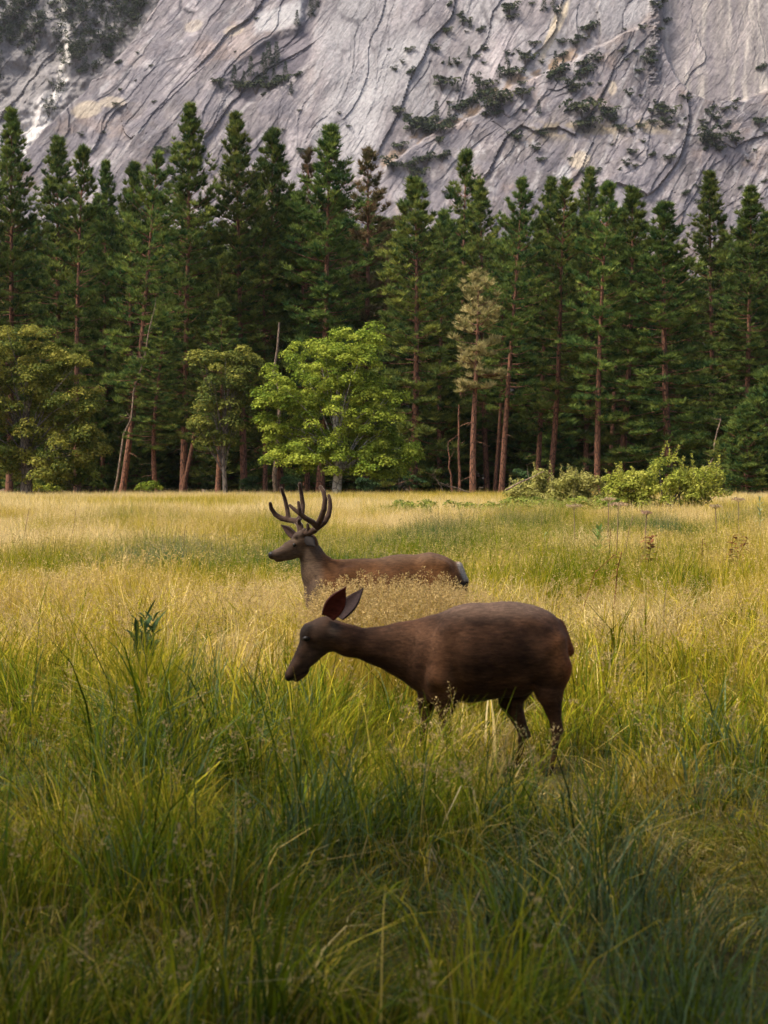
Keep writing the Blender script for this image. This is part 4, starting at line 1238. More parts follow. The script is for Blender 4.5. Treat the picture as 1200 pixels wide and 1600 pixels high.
    col = blend(col, (0.012, 0.010, 0.011), blob(V, B(424, 872, ny - 0.02), 0.038, 0.35))
    col = blend(col, (0.02, 0.016, 0.015), blob(V, B(440, 884, ny - 0.02), 0.03, 0.5) * 0.6)
    col = blend(col, (0.04, 0.025, 0.02), np.exp(-(((px - 482) / 7) ** 2 + ((py - 922) / 18) ** 2)) * 0.7)
    rumpw = sstep(709, 719, px - (py - 890) * 0.42) * sstep(880, 888, py) * sstep(919, 910, py)
    col = blend(col, (0.36, 0.32, 0.28), rumpw)
    col = blend(col, (0.012, 0.010, 0.010), sstep(911, 917, py) * (px > 716) * sstep(945, 930, py))
    col = np.where((rumpw > 0.5)[:, None], col, col * np.array([0.68, 0.57, 0.45]))
    body = (V, F, col)
    Vs, Fs, cs = [V], [F], [col]; n = len(V)
    for base, tip, face, w, ic in ((B(464, 846, 0.06), B(437, 827, 0.18), (-0.1, -1, -0.5), 0.042, (0.040, 0.022, 0.018)), (B(478, 844, -0.06), B(494, 859, -0.16), (0.9, 0.7, -0.9), 0.040, (0.02, 0.014, 0.012))):
        ve, fe, inner = ear_shape(base, tip, face, w)
        ce = np.where(inner[:, None] > 0.5, np.array(ic)[None], np.array([[0.012, 0.009, 0.008]]))
        Vs.append(ve); Fs.append(fe + n); cs.append(ce); n += len(ve)
    gz = float(ground_z(np.array([gx(BUCK_CX, BUCK_Y)]), np.array([BUCK_Y]))[0])
    root = link('buck', make_mesh('buck_body', np.concatenate(Vs), np.concatenate(Fs), [M_hide], colors={'tint': np.concatenate(cs)}, smooth=True), None,
                'buck with dark velvet antlers standing half hidden in golden grass', 'deer', 'mule deer', loc=(gx(BUCK_CX, BUCK_Y), BUCK_Y, gz))
    for sgn in (-1, 1):
        v, f = ball(B(461, 857, -0.025 + 0.058 * sgn), 0.0165, (1, 0.8, 0.9)); link('eye', make_mesh('buck_eye', v, f, [M_eye], smooth=True), root)
    v, f = ball(B(426, 872, ny - 0.02), 0.031, (0.95, 1.0, 0.82)); link('nose', make_mesh('buck_nose', v, f, [M_nose], smooth=True), root)
    mv = velvet_mat()
    def chain(pts, r0, r1, k=0.003):
        out = []; m = len(pts) - 1
        for i in range(m):
            a = r0 + (r1 - r0) * i / m; b = r0 + (r1 - r0) * (i + 1) / m
            out.append((B(*pts[i]), a / s, B(*pts[i + 1]), b / s, 1.0, k))
        return out
    far = chain([(470, 838, 0.035), (468, 828, 0.06), (463, 821, 0.09), (450, 819, 0.15)], 5.8, 4.6) \
        + chain([(450, 819, 0.15), (438, 817, 0.17), (428, 811, 0.18), (421.5, 801, 0.17), (420, 793, 0.15)], 5.0, 3.0) \
        + chain([(449, 818, 0.15), (447, 803, 0.17), (443, 786, 0.17), (437.5, 769, 0.14)], 4.2, 2.8) \
        + chain([(463, 821, 0.09), (470, 812, 0.13), (471.5, 795, 0.17), (469, 777, 0.17), (466.5, 762, 0.14)], 5.0, 2.8) \
        + chain([(468, 828, 0.06), (466.5, 820, 0.035), (467, 818, 0.02)], 3.8, 2.6)
    near = chain([(477, 839, -0.05), (484, 838, -0.07), (492, 834, -0.10), (499, 828, -0.14)], 5.8, 5.0) \
        + chain([(497, 829, -0.14), (490, 821, -0.20), (480, 815, -0.23), (470, 807, -0.24), (462, 801, -0.23), (455, 795, -0.21)], 5.4, 2.6) \
        + chain([(471, 808, -0.24), (470, 800, -0.25), (468.5, 790, -0.24)], 3.4, 2.6) \
        + chain([(497, 827, -0.14), (503, 815, -0.19), (508, 801, -0.22), (509.5, 786, -0.22), (507, 774, -0.20), (502, 766.5, -0.18)], 5.4, 2.9) \
        + chain([(499, 828, -0.14), (508, 821, -0.13), (514, 811, -0.11), (516.5, 798, -0.09), (516, 787, -0.08), (514, 780, -0.07)], 5.1, 2.8) \
        + chain([(483, 838, -0.07), (482, 831, -0.09), (481.5, 825, -0.09)], 3.4, 2.6)
    for ch in (far, near):
        v, f = sdf_mesh(ch, 0.0048, 4)
        link('antler', make_mesh('antler', v, f, [mv], smooth=True), root)
    def flow(P):
        qx = P[:, 0] * s + BUCK_CX; qz = 1082 - P[:, 2] * s
        d = np.tile(np.array([1.0, 0, -0.35]), (len(P), 1))
        nk = sstep(515, 495, qx)[:, None]; d = d * (1 - nk) + np.array([0.5, 0, -0.8]) * nk
        h_ = (sstep(495, 480, qx) * sstep(892, 880, qz))[:, None]; d = d * (1 - h_) + np.array([0.9, 0, 0.3]) * h_
        lg = sstep(985, 1000, qz)[:, None]; d = d * (1 - lg) + np.array([0.1, 0, -1.0]) * lg
        ru = sstep(695, 712, qx)[:, None]; d = d * (1 - ru) + np.array([0.2, 0, -1.0]) * ru
        return d
    add_fur(root, *body, flow, 90000, lambda P: np.where((P[:, 0] * s + BUCK_CX < 490) | (P[:, 2] < 0.45), 0.009, 0.021), 6)
    return root
buck = build_buck()

# ------------------------------------------------------------------ single meadow plants
M_plant = leaf_mat('meadow_plant', (1, 1, 1), 0.3, 0.08)
def leaf_blade(base, d, L, W, up=(0, 0, 1), fold=0.1, droop=0.25):
    base = np.array(base, float); d = np.array(d, float); d /= np.linalg.norm(d)
    sd = np.cross(d, np.array(up, float)); sd /= np.linalg.norm(sd) + 1e-9; nn = np.cross(sd, d)
    V = []
    for u, w in ((0, 0.15), (0.25, 0.8), (0.5, 1), (0.75, 0.7), (1, 0.04)):
        c = base + d * L * u - np.array([0, 0, 1]) * droop * L * u * u
        V += [c - sd * W * 0.5 * w + nn * fold * W * w, c, c + sd * W * 0.5 * w + nn * fold * W * w]
    F = []
    for i in range(4):
        F += [(i * 3, i * 3 + 1, i * 3 + 4, i * 3 + 3), (i * 3 + 1, i * 3 + 2, i * 3 + 5, i * 3 + 4)]
    return np.array(V), np.array(F)

def milkweed(px, top_py, Y, label, cols, n=9, L=0.15, seed=0, low=0.35, steep=0.75):
    rng = np.random.default_rng(seed)
    x = gx(px, Y); H = CAM_Z - (top_py - HOR) * Y / FPX - L * 0.6
    e = link('milkweed_plant', None, None, label, 'plant', None, loc=(x, Y, 0))
    g = Geo(); V, F = tube([(0, 0, 0), (0.01, 0, H * 0.5), (0, 0, H * 0.97)], [0.009, 0.007, 0.003], 6); g.add(V, F, np.array(cols[0]) * 1.2)
    link('stem', g.mesh('milkweed_stem', [M_plant], True), e)
    for i in range(n):
        h = H * (low + (0.98 - low) * i / (n - 1)); a = i * 2.2 + rng.normal() * 0.25
        for sgn in (0, math.pi):
            d = (math.cos(a + sgn), math.sin(a + sgn), (steep + 0.5 * i / n) * rng.uniform(0.7, 1.4))
            V, F = leaf_blade((0, 0, h), d, L * (1.15 - 0.4 * i / n) * rng.uniform(0.8, 1.2), L * 0.2, droop=rng.uniform(0.0, 0.7))
            gg = Geo(); gg.add(V, F, np.array(cols[1]) * rng.uniform(0.7, 1.3)); link('leaf', gg.mesh('milkweed_leaf', [M_plant]), e)
milkweed(935, 812, 27, 'green milkweed with paired upright leaves, right of centre in the far grass', [(0.10, 0.15, 0.04), (0.16, 0.24, 0.06)], 10, 0.26, 1, 0.5)
for mx_, my_, mY, ml in ((215, 944, 9.5, 'leftmost of the three dark leafy stems left of the doe'), (227, 937, 9.6, 'tallest of the three dark leafy stems left of the doe'), (239, 941, 9.7, 'rightmost of the three dark leafy stems left of the doe')):
    milkweed(mx_, my_, mY, ml, [(0.05, 0.08, 0.025), (0.040, 0.072, 0.022)], 8, 0.16, mx_, 0.70, 1.3)
milkweed(1187, 768, 30, 'pale green leafy spire near the right picture edge above the grass', [(0.22, 0.25, 0.12), (0.28, 0.32, 0.16)], 14, 0.16, 4, 0.4)
milkweed(850, 826, 30, 'small pale green plant left of the milkweed', [(0.2, 0.24, 0.10), (0.24, 0.28, 0.12)], 8, 0.15, 5, 0.6)

def umbel(px, top_py, Y, label, wide, seed):
    rng = np.random.default_rng(seed)
    H = CAM_Z - (top_py - HOR) * Y / FPX
    e = link('dry_umbel_plant', None, None, label, 'dry plant', 'dry umbel stalks in the far meadow', loc=(gx(px, Y), Y, 0))
    tan = np.array((0.36, 0.26, 0.15))
    g = Geo(); b = rng.normal(size=2) * 0.05
    V, F = tube([(b[0], b[1], 0), (b[0] * 0.4, 0, H * 0.55), (0, 0, H - wide * 0.35)], [0.012, 0.010, 0.007], 6); g.add(V, F, tan * 0.75)
    link('stem', g.mesh('umbel_stem', [M_plant], True), e)
    h = Geo()
    for k in range(16):
        a = k * 2.4; r = wide * 0.5 * math.sqrt((k + 0.5) / 16)
        tip = np.array([math.cos(a) * r, math.sin(a) * r, H - r * r * 1.2])
        V, F = tube([(0, 0, H - wide * 0.35), tip * np.array([0.6, 0.6, 1]) - np.array([0, 0, 0.02]), tip], [0.003, 0.0025, 0.002], 3); h.add(V, F, tan)
        for j in range(14):
            c = tip + rng.normal(size=3) * np.array([0.024, 0.024, 0.010]); d = rng.normal(size=3) * 0.012; q = rng.normal(size=3) * 0.012
            h.add([c - d, c + q, c + d], [(0, 1, 2)], tan * rng.uniform(0.7, 1.3))
    link('seed_head', h.mesh('umbel_head', [M_plant]), e)
for i, (px, py, Y, wd, lb) in enumerate(((897, 789, 30, 0.26, 'dry tan umbel in front of the left willow shrub'), (951, 779, 32, 0.24, 'dry umbel directly above the milkweed, left of the widest one'), (966, 786, 30, 0.34, 'widest dry brown umbel right above the milkweed'), (1154, 779, 31, 0.22, 'dry umbel right of the right willow shrub'), (1010, 800, 28, 0.15, 'small dry umbel below the right willow shrub'), (1118, 790, 30, 0.18, 'dry umbel at the right foot of the right willow shrub'))):
    umbel(px, py, Y, lb, wd, 50 + i)

def dry_stalk(px, top_py, Y, label, col, leaves, seed, bend=0.1, size=0.09):
    rng = np.random.default_rng(seed)
    H = CAM_Z - (top_py - HOR) * Y / FPX
    e = link('dry_stalk', None, None, label, 'dry plant', 'dry brown stalks in the meadow', loc=(gx(px, Y), Y, 0))
    g = Geo(); col = np.array(col)
    pts = [np.array([bend * u * u * H * rng.uniform(0.8, 1.2), 0.03 * u, H * u]) for u in np.linspace(0, 1, 6)]
    V, F = tube(pts, np.linspace(0.009, 0.004, 6), 5); g.add(V, F, col * 0.8)
    link('stem', g.mesh('stalk_stem', [M_plant], True), e)
    f = Geo()
    for k in range(leaves):
        u = rng.uniform(0.6, 1.0); i = u * 5; p = pts[int(min(4, i))] * (1 - i % 1) + pts[int(min(4, i)) + 1] * (i % 1) if i < 5 else pts[5]
        a = rng.uniform(0, 6.28); V, F = leaf_blade(p, (math.cos(a), math.sin(a), rng.uniform(0.1, 0.9)), size * rng.uniform(0.5, 1.2), size * 0.35, droop=0.5)
        f.add(V, F, col * rng.uniform(0.6, 1.4))
    if leaves:
        link('leaves', f.mesh('stalk_leaves', [M_plant]), e)
RUST = (0.20, 0.085, 0.03)
for i, (px, py, Y, lb, col, lv, bd, sz) in enumerate((
    (1008, 838, 22, 'rust-brown curled dock leaves right of the milkweed', RUST, 30, 0.12, 0.20),
    (1136, 838, 22, 'rust-brown dock leaves near the right edge of the meadow', RUST, 26, 0.1, 0.18),
    (1146, 842, 23, 'second rust-brown dock close beside the one near the right edge', RUST, 22, 0.2, 0.16),
    (950, 826, 24, 'small dark red seed stalk at the foot of the milkweed', (0.14, 0.04, 0.02), 7, 0.05, 0.07),
    (957, 862, 17, 'low rusty dry leaves below the milkweed', RUST, 9, 0.1, 0.08),
    (1096, 842, 22, 'single dark red seed stalk between the rusty docks', (0.14, 0.045, 0.02), 6, 0.02, 0.06),
    (975, 806, 26, 'tall hooked dry stalk right of the milkweed', (0.24, 0.16, 0.09), 3, 0.12, 0.06),
    (962, 812, 26, 'thin dry stalk between the milkweed and the hooked stalk', (0.26, 0.18, 0.10), 3, 0.05, 0.05),
    (836, 806, 30, 'pair-bent dry stalk left of the milkweed, under the left shrub', (0.30, 0.20, 0.10), 3, 0.15, 0.05),
    (36, 794, 30, 'thin brown stalk near the left edge of the far meadow', (0.24, 0.17, 0.09), 4, 0.08, 0.06),
    (108, 796, 30, 'thin brown stalk second from the left edge of the far meadow', (0.24, 0.17, 0.09), 4, 0.12, 0.06),
    (283, 822, 24, 'thin dark stalk in the golden grass left of the buck', (0.18, 0.12, 0.06), 3, 0.05, 0.05),
    (905, 868, 17, 'rusty bent leaf stalk right of the buck rump', RUST, 8, 0.35, 0.09))):
    dry_stalk(px, py, Y, lb, col, lv, 80 + i, bd, sz)

# ------------------------------------------------------------------ meadow grass (nobody could count it)
def grass_mat(name, kind):
    m, n, l, out = new_mat(name)
    tint = attr(n, 'tint')                      # r: place between two tones, g: 1 on seed heads, b: brightness of the blade
    sep = n.new('ShaderNodeSeparateColor'); l.new(tint.outputs['Color'], sep.inputs[0])
    hue = attr(n, 'hue', kind)
    add = n.new('ShaderNodeMath'); add.operation = 'MULTIPLY_ADD'; add.inputs[1].default_value = 0.34
    l.new(sep.outputs[0], add.inputs[0])
    sub = n.new('ShaderNodeMath'); sub.operation = 'SUBTRACT'; sub.inputs[1].default_value = 0.17; l.new(hue.outputs['Fac'], sub.inputs[0])
    h = sub.outputs[0]
    if kind == 'INSTANCER':                     # patches are metres wide: let the tone drift inside them
        geo = n.new('ShaderNodeNewGeometry')
        f = noise(n, l, 0.55, 3, 0.6, geo.outputs['Position'])
        mr = n.new('ShaderNodeMapRange'); mr.inputs[1].default_value = 0.3; mr.inputs[2].default_value = 0.7; mr.inputs[3].default_value = -0.16; mr.inputs[4].default_value = 0.16
        l.new(f, mr.inputs[0]); a2 = n.new('ShaderNodeMath'); l.new(h, a2.inputs[0]); l.new(mr.outputs[0], a2.inputs[1]); h = a2.outputs[0]
    l.new(h, add.inputs[2])
    c = ramp(n, l, add.outputs[0], [(0.0, (0.70, 0.56, 0.27)), (0.16, (0.60, 0.44, 0.12)), (0.34, (0.46, 0.345, 0.030)), (0.54, (0.265, 0.255, 0.010)), (0.72, (0.125, 0.170, 0.007)), (0.90, (0.055, 0.095, 0.010)), (1.0, (0.12, 0.170, 0.075))])
    c = mixc(n, l, sep.outputs[1], c, (0.46, 0.33, 0.15))
    hsv = n.new('ShaderNodeHueSaturation'); l.new(c, hsv.inputs['Color']); l.new(sep.outputs[2], hsv.inputs['Value'])
    p = n.new('ShaderNodeBsdfPrincipled'); p.inputs['Roughness'].default_value = 0.6; p.inputs['Specular IOR Level'].default_value = 0.06
    l.new(hsv.outputs[0], p.inputs['Base Color'])
    t = n.new('ShaderNodeBsdfTranslucent'); l.new(hsv.outputs[0], t.inputs['Color'])
    mx = n.new('ShaderNodeMixShader'); mx.inputs[0].default_value = 0.35
    l.new(p.outputs[0], mx.inputs[1]); l.new(t.outputs[0], mx.inputs[2]); l.new(mx.outputs[0], out.inputs[0])
    return m
M_grass = grass_mat('near_grass', 'GEOMETRY')
M_grass_far = grass_mat('far_grass', 'INSTANCER')

def strips(rng, base, out, H, Bn, W, segs):
    """curved tapering blades: quads strips from base, bending towards out"""
    n = len(base)
    fa = rng.uniform(0, 6.28, n); sd = np.stack([np.cos(fa), np.sin(fa), np.zeros(n)], 1)
    rows = []
    for i in range(segs + 1):
        u = i / segs
        z = H * (u - 0.42 * Bn * u ** 3); o = H * Bn * 0.75 * u ** 2.2
        c = base + out * o[:, None]; c[:, 2] += z
        ww = (W * (1 - u ** 1.8) * 0.5 + 0.0003)[:, None]
        rows += [c - sd * ww, c + sd * ww]
    V = np.stack(rows, 1); k = 2 * (segs + 1)
    F = np.concatenate([(np.arange(n) * k)[:, None] + np.array([[2 * i, 2 * i + 1, 2 * i + 3, 2 * i + 2]]) for i in range(segs)])
    return V.reshape(-1, 3), F, k

def seeds(rng, base, out, H, Bn, head, spikes, size, wide=0.05):
    """open seed heads on the upper part of thin stems"""
    n = len(base)
    us = 1 - rng.uniform(0, 1, (n, spikes)) * (head / H)[:, None]
    z = H[:, None] * (us - 0.42 * Bn[:, None] * us ** 3); o = H[:, None] * Bn[:, None] * 0.75 * us ** 2.2
    c = base[:, None, :] + out[:, None, :] * o[..., None]; c[..., 2] += z
    f = (1 - us) / (head / H)[:, None]
    d = rng.normal(size=(n, spikes, 3)); d /= np.linalg.norm(d, axis=2)[..., None]; d[..., 2] = np.abs(d[..., 2]) * 0.9
    c = c + d * (0.006 + wide * np.sin(np.clip(f, 0, 1) * 2.6 + 0.2) * rng.uniform(0.1, 1, (n, spikes)))[..., None]
    dd = d + rng.normal(size=d.shape) * 0.4; dd /= np.linalg.norm(dd, axis=2)[..., None]
    s = np.cross(dd, rng.normal(size=d.shape)); s /= np.linalg.norm(s, axis=2)[..., None]
    L = size * rng.uniform(0.7, 1.5, (n, spikes))[..., None]
    V = np.stack([c - dd * L, c + s * L * 0.3, c + dd * L, c - s * L * 0.3], 2).reshape(-1, 3)
    return V, np.arange(len(V)).reshape(-1, 4)

NEAR_END = 17.0
def near_grass():
    rng = np.random.default_rng(300)
    Vs, Fs, Ts, Hs = [], [], [], []; off = 0
    def put(V, F, t, h):
        nonlocal off
        Vs.append(V); Fs.append(F + off); Ts.append(t); Hs.append(h); off += len(V)
    def zone(y0, y1, n_per, mx=0.265, pad=1.35):
        n = int((mx * (y1 ** 2 - y0 ** 2) + 2 * pad * (y1 - y0)) * n_per)
        ys = np.sqrt(rng.uniform(y0 ** 2, y1 ** 2, n)); return rng.uniform(-1, 1, n) * (mx * ys + pad), ys
    def fields(x, y):
        lo = fbm(x * 0.55 + 5, y * 0.45, 3, 401); hi = fbm(x * 1.5, y * 1.2 + 8, 3, 402)
        hue = np.interp(y, [2, 5, 7, 8.5, 10, 11.5, 14.5, 17], [0.80, 0.77, 0.70, 0.59, 0.49, 0.40, 0.32, 0.28]) + (lo - 0.5) * 0.7 + (hi - 0.5) * 0.25
        blue = np.maximum(np.exp(-(((x - 1.95) / 0.5) ** 2 + ((y - 8.4) / 0.8) ** 2)), 0.35 * np.exp(-(((x + 0.02) / 0.35) ** 2 + ((y - 6.2) / 0.7) ** 2)))
        blue = np.maximum(blue, 0.7 * np.exp(-(((x + 1.05) / 0.5) ** 2 + ((y - 9.7) / 0.9) ** 2)))
        mat_ = np.maximum(np.exp(-(((x - 1.30) / 0.6) ** 2 + ((y - 6.5) / 0.9) ** 2)), 0.9 * np.exp(-(((x + 0.50) / 0.5) ** 2 + ((y - 5.3) / 0.6) ** 2)))
        hgt = (0.62 + 0.75 * hi) * np.interp(y, [2, 4, 6, 8, 10, 13, 17], [0.85, 0.95, 1.0, 0.95, 0.92, 0.95, 0.95])
        hgt = hgt * (1 + 1.0 * np.exp(-(((x + 0.02) / 0.74) ** 6 + ((y - 11.7) / 0.75) ** 4))) * (1 + 0.8 * np.exp(-(((x + 1.34) / 0.4) ** 2 + ((y - 9.0) / 0.6) ** 2)))
        tr = np.exp(-(((x - 0.82) / 0.36) ** 2 + ((y - 8.45) / 0.8) ** 2))
        tr2 = np.exp(-(((x - 0.27) / 0.40) ** 2 + ((y - 8.6) / 0.7) ** 2))
        trh = np.exp(-(((x + 0.40) / 0.35) ** 2 + ((y - 8.6) / 0.7) ** 2))
        hgt = hgt * (1 - 0.60 * np.maximum(tr, 0.2 * tr2)) * (1 - 0.12 * trh)
        ang = 6.28 * (fbm(x * 0.5 + 30, y * 0.4, 2, 405) * 1.6 - 0.35)      # which way the sward leans here
        return hue, blue, mat_, hgt, ang, hi
    mx_, my_ = zone(1.8, NEAR_END + 1.5, 2.3)
    M_ = np.stack([mx_, my_], 1); Mh = rng.normal(size=len(M_)); Ms = rng.uniform(0.75, 1.35, len(M_)); Mr = rng.uniform(0.26, 0.5, len(M_))
    # tussocks of fine blades
    for (y0, y1, dens, per, segs, wmul) in ((2.0, 7.5, 100, 13, 4, 1.1), (7.5, 11.5, 78, 12, 4, 1.3), (11.5, NEAR_END + 0.5, 46, 13, 2, 1.7)):
        tx, ty = zone(y0, y1, dens); nt = len(tx)
        hue, blue, mat_, hgt, ang, hi = fields(tx, ty)
        d2 = (tx[:, None] - M_[None, :, 0]) ** 2 + (ty[:, None] - M_[None, :, 1]) ** 2
        mi = np.argmin(d2, 1); md_ = np.sqrt(d2[np.arange(nt), mi]); rel = np.clip(md_ / Mr[mi], 0, 1.6)
        rad = np.stack([tx - M_[mi, 0], ty - M_[mi, 1]], 1) / (md_[:, None] + 0.05)
        hgt = hgt * (1.28 - 0.88 * np.clip(rel, 0, 1.15) ** 1.2 * np.where(ty < 12, 1, 0.55)) * Ms[mi]
        hue = hue + rng.normal(size=nt) * 0.07 + Mh[mi] * 0.12
        isb = rng.uniform(size=nt) < blue * 0.75; hue = np.where(isb, rng.uniform(0.88, 1.08, nt), hue)
        ism = rng.uniform(size=nt) < mat_ * 0.8; hue = np.where(ism, rng.uniform(0.15, 0.62, nt), hue)
        i = np.repeat(np.arange(nt), per); n = len(i)
        a = rng.uniform(0, 6.28, n); r = 0.10 * np.sqrt(rng.uniform(0, 1, n))
        x = tx[i] + np.cos(a) * r; y = ty[i] + np.sin(a) * r
        base = np.stack([x, y, ground_z(x, y) - 0.02], 1)
        az = np.where(rng.uniform(size=n) < 0.4, rng.uniform(0, 6.28, n), a + rng.normal(size=n) * 0.7)
        la = ang[i]
        out = np.stack([np.cos(az) * 0.8 + np.cos(la) * 0.32 + rad[i, 0] * rel[i] * 0.6, np.sin(az) * 0.8 + np.sin(la) * 0.32 + rad[i, 1] * rel[i] * 0.6, np.zeros(n)], 1)
        H = rng.uniform(0.30, 0.72, n) * hgt[i] * rng.uniform(0.8, 1.2, nt)[i]
        H = np.minimum(H, 0.88 + rng.normal(size=n) * 0.05)
        Bn = np.clip(rng.uniform(0.15, 1.05, n) + 0.5 * np.clip(rel[i], 0, 1) * rng.uniform(0, 1, n), 0.05, 1.4)
        Bn = np.where(ism[i] | (rng.uniform(size=n) < 0.10), rng.uniform(0.9, 1.8, n), Bn)
        W = rng.uniform(0.0035, 0.0075, n) * wmul
        broad = (rng.uniform(size=nt) < 0.06 + 0.4 * blue)[i]
        W = np.where(broad, W * 1.9, W); H = np.where(broad, H * 1.2, H)
        V, F, k = strips(rng, base, out, H, Bn, W, segs)
        t = np.stack([rng.uniform(0, 1, n), np.zeros(n), rng.uniform(0.35, 1.6, n)], 1)
        hb = np.where(rng.uniform(size=n) < 0.14, hue[i] - 0.26, hue[i])
        put(V, F, np.repeat(t, k, axis=0), np.repeat(hb, k))
    # dead thatch lying low between the tussocks
    n = 16000; ys = np.sqrt(rng.uniform(4, 12.0 ** 2, n)); xs = rng.uniform(-1, 1, n) * (0.265 * ys + 1.2)
    az = rng.uniform(0, 6.28, n); out = np.stack([np.cos(az), np.sin(az), np.zeros(n)], 1)
    base = np.stack([xs, ys, ground_z(xs, ys) + rng.uniform(0.0, 0.16, n)], 1)
    V, F, k = strips(rng, base, out, rng.uniform(0.10, 0.26, n), rng.uniform(1.2, 2.2, n), rng.uniform(0.003, 0.006, n), 2)
    put(V, F, np.repeat(np.stack([rng.uniform(0, 1, n), np.zeros(n), rng.uniform(0.25, 0.65, n)], 1), k, axis=0), np.repeat(rng.uniform(0.12, 0.5, n), k))
    # thin stems with seed heads
    tx, ty = zone(2.6, NEAR_END + 0.5, 60)
    bx = rng.uniform(-0.66, 0.72, 1500); by = rng.normal(size=1500) * 0.42 + 11.55
    ok = (by > 10.3) & (by < 12.6) & (bx > -0.655); tx = np.concatenate([tx, bx[ok]]); ty = np.concatenate([ty, by[ok]])
    hue, blue, mat_, hgt, ang, hi = fields(tx, ty)
    band = np.exp(-(((tx - 0.03) / 0.68) ** 4 + ((ty - 11.7) / 0.7) ** 2))
    leg = np.exp(-(((tx - 0.30) / 0.17) ** 2 + ((ty - 8.5) / 0.4) ** 2))
    clump = sstep(0.50, 0.68, fbm(tx * 0.9 + 3, ty * 0.7, 3, 409))
    pr = np.clip((0.10 + 0.28 * clump) * np.interp(ty, [4, 7, 9, 11], [0.35, 0.5, 0.9, 1.0]) + 0.22 * sstep(9.8, 12, ty) + 0.9 * band + 0.9 * leg, 0, 1)
    pr = pr * (1 - 0.9 * np.exp(-(((tx - 0.85) / 0.3) ** 2 + ((ty - 8.4) / 0.9) ** 2)))
    keep = rng.uniform(size=len(tx)) < pr
    keep &= ~((np.abs(tx + 0.80) < 0.17) & (ty > 9.8) & (ty < 13.2))
    keep &= ~((np.abs(tx - gx(485, 8.5)) < 0.24) & (ty > 6.8) & (ty < 9.4))
    keep &= ~((tx > -0.3) & (tx < 1.05) & (ty > 7.6) & (ty < 9.4) & (leg < 0.3) & (rng.uniform(size=len(tx)) < 0.75))
    tx, ty, band, ang, leg = tx[keep], ty[keep], band[keep], ang[keep], leg[keep]; n = len(tx)
    base = np.stack([tx, ty, ground_z(tx, ty)], 1)
    az = rng.uniform(0, 6.28, n)
    out = np.stack([np.cos(az) * 0.6 + np.cos(ang) * 0.7, np.sin(az) * 0.6 + np.sin(ang) * 0.7, np.zeros(n)], 1)
    H = np.where(ty < 9.5, rng.uniform(0.5, 0.74, n), rng.uniform(0.58, 0.82, n)) + 0.24 * band
    H = np.where(leg > 0.3, rng.uniform(0.36, 0.62, n), H)
    Bn = rng.uniform(0.08, 0.6, n) * (1 - 0.5 * band)
    V, F, k = strips(rng, base, out, H, Bn, rng.uniform(0.0025, 0.004, n), 5)
    put(V, F, np.repeat(np.stack([rng.uniform(0, 0.5, n), np.zeros(n), rng.uniform(0.8, 1.2, n)], 1), k, axis=0), np.full(len(V), 0.38))
    sp = 40
    V, F = seeds(rng, base, out, H, Bn, rng.uniform(0.12, 0.24, n), sp, 0.0078, 0.04)
    put(V, F, np.repeat(np.stack([np.full(n * sp, 0.3), np.full(n * sp, 0.85), rng.uniform(0.65, 1.3, n * sp)], 1), 4, axis=0), np.full(len(V), 0.25))
    # a handful of long blades that cross in front of the doe, and blue-green reeds at left
    px = np.concatenate([rng.uniform(455, 720, 16), np.array([737, 742, 830, 690]), rng.uniform(255, 345, 60), np.concatenate([rng.uniform(195, 258, 200), rng.uniform(208, 246, 160)]), rng.uniform(445, 530, 150), rng.uniform(640, 725, 170)])
    yy = np.concatenate([rng.uniform(8.2, 9.0, 16), np.array([8.6, 8.55, 8.7, 8.6]), rng.uniform(9.8, 11.0, 60), rng.uniform(8.95, 9.4, 360), rng.uniform(8.5, 9.0, 150), rng.uniform(8.3, 8.9, 170)])
    n = len(px); x = (px - 600) * yy / FPX
    base = np.stack([x, yy, ground_z(x, yy)], 1)
    az = np.where(rng.uniform(size=n) < 0.7, 0.0, 3.14) + rng.normal(size=n) * 0.5
    out = np.stack([np.cos(az), np.sin(az), np.zeros(n)], 1)
    H = np.concatenate([rng.uniform(0.45, 0.75, 20), rng.uniform(0.55, 0.86, 60), rng.uniform(0.62, 0.93, 360), rng.uniform(0.35, 0.68, 150), rng.uniform(0.30, 0.60, 170)]); Bn = np.concatenate([rng.uniform(0.2, 0.9, 20), rng.uniform(0.05, 0.35, 60), rng.uniform(0.05, 0.5, 360), rng.uniform(0.1, 0.8, 150), rng.uniform(0.1, 0.8, 170)])
    V, F, k = strips(rng, base, out, H, Bn, rng.uniform(0.006, 0.011, n), 7)
    put(V, F, np.repeat(np.stack([rng.uniform(0, 1, n), np.zeros(n), rng.uniform(0.8, 1.2, n)], 1), k, axis=0), np.repeat(np.concatenate([np.full(20, 0.62), np.full(60, 0.97), rng.uniform(0.38, 0.68, 360), rng.uniform(0.42, 0.72, 150), rng.uniform(0.40, 0.72, 170)]), k))
    me = make_mesh('meadow_grass', np.concatenate(Vs), np.concatenate(Fs), [M_grass], colors={'tint': np.concatenate(Ts)}, floats={'hue': np.concatenate(Hs)})
    print('near grass quads', len(me.polygons))
    link('meadow_grass', me, None, 'tall green and golden meadow grass around the two deer', 'grass', kind='stuff')
near_grass()

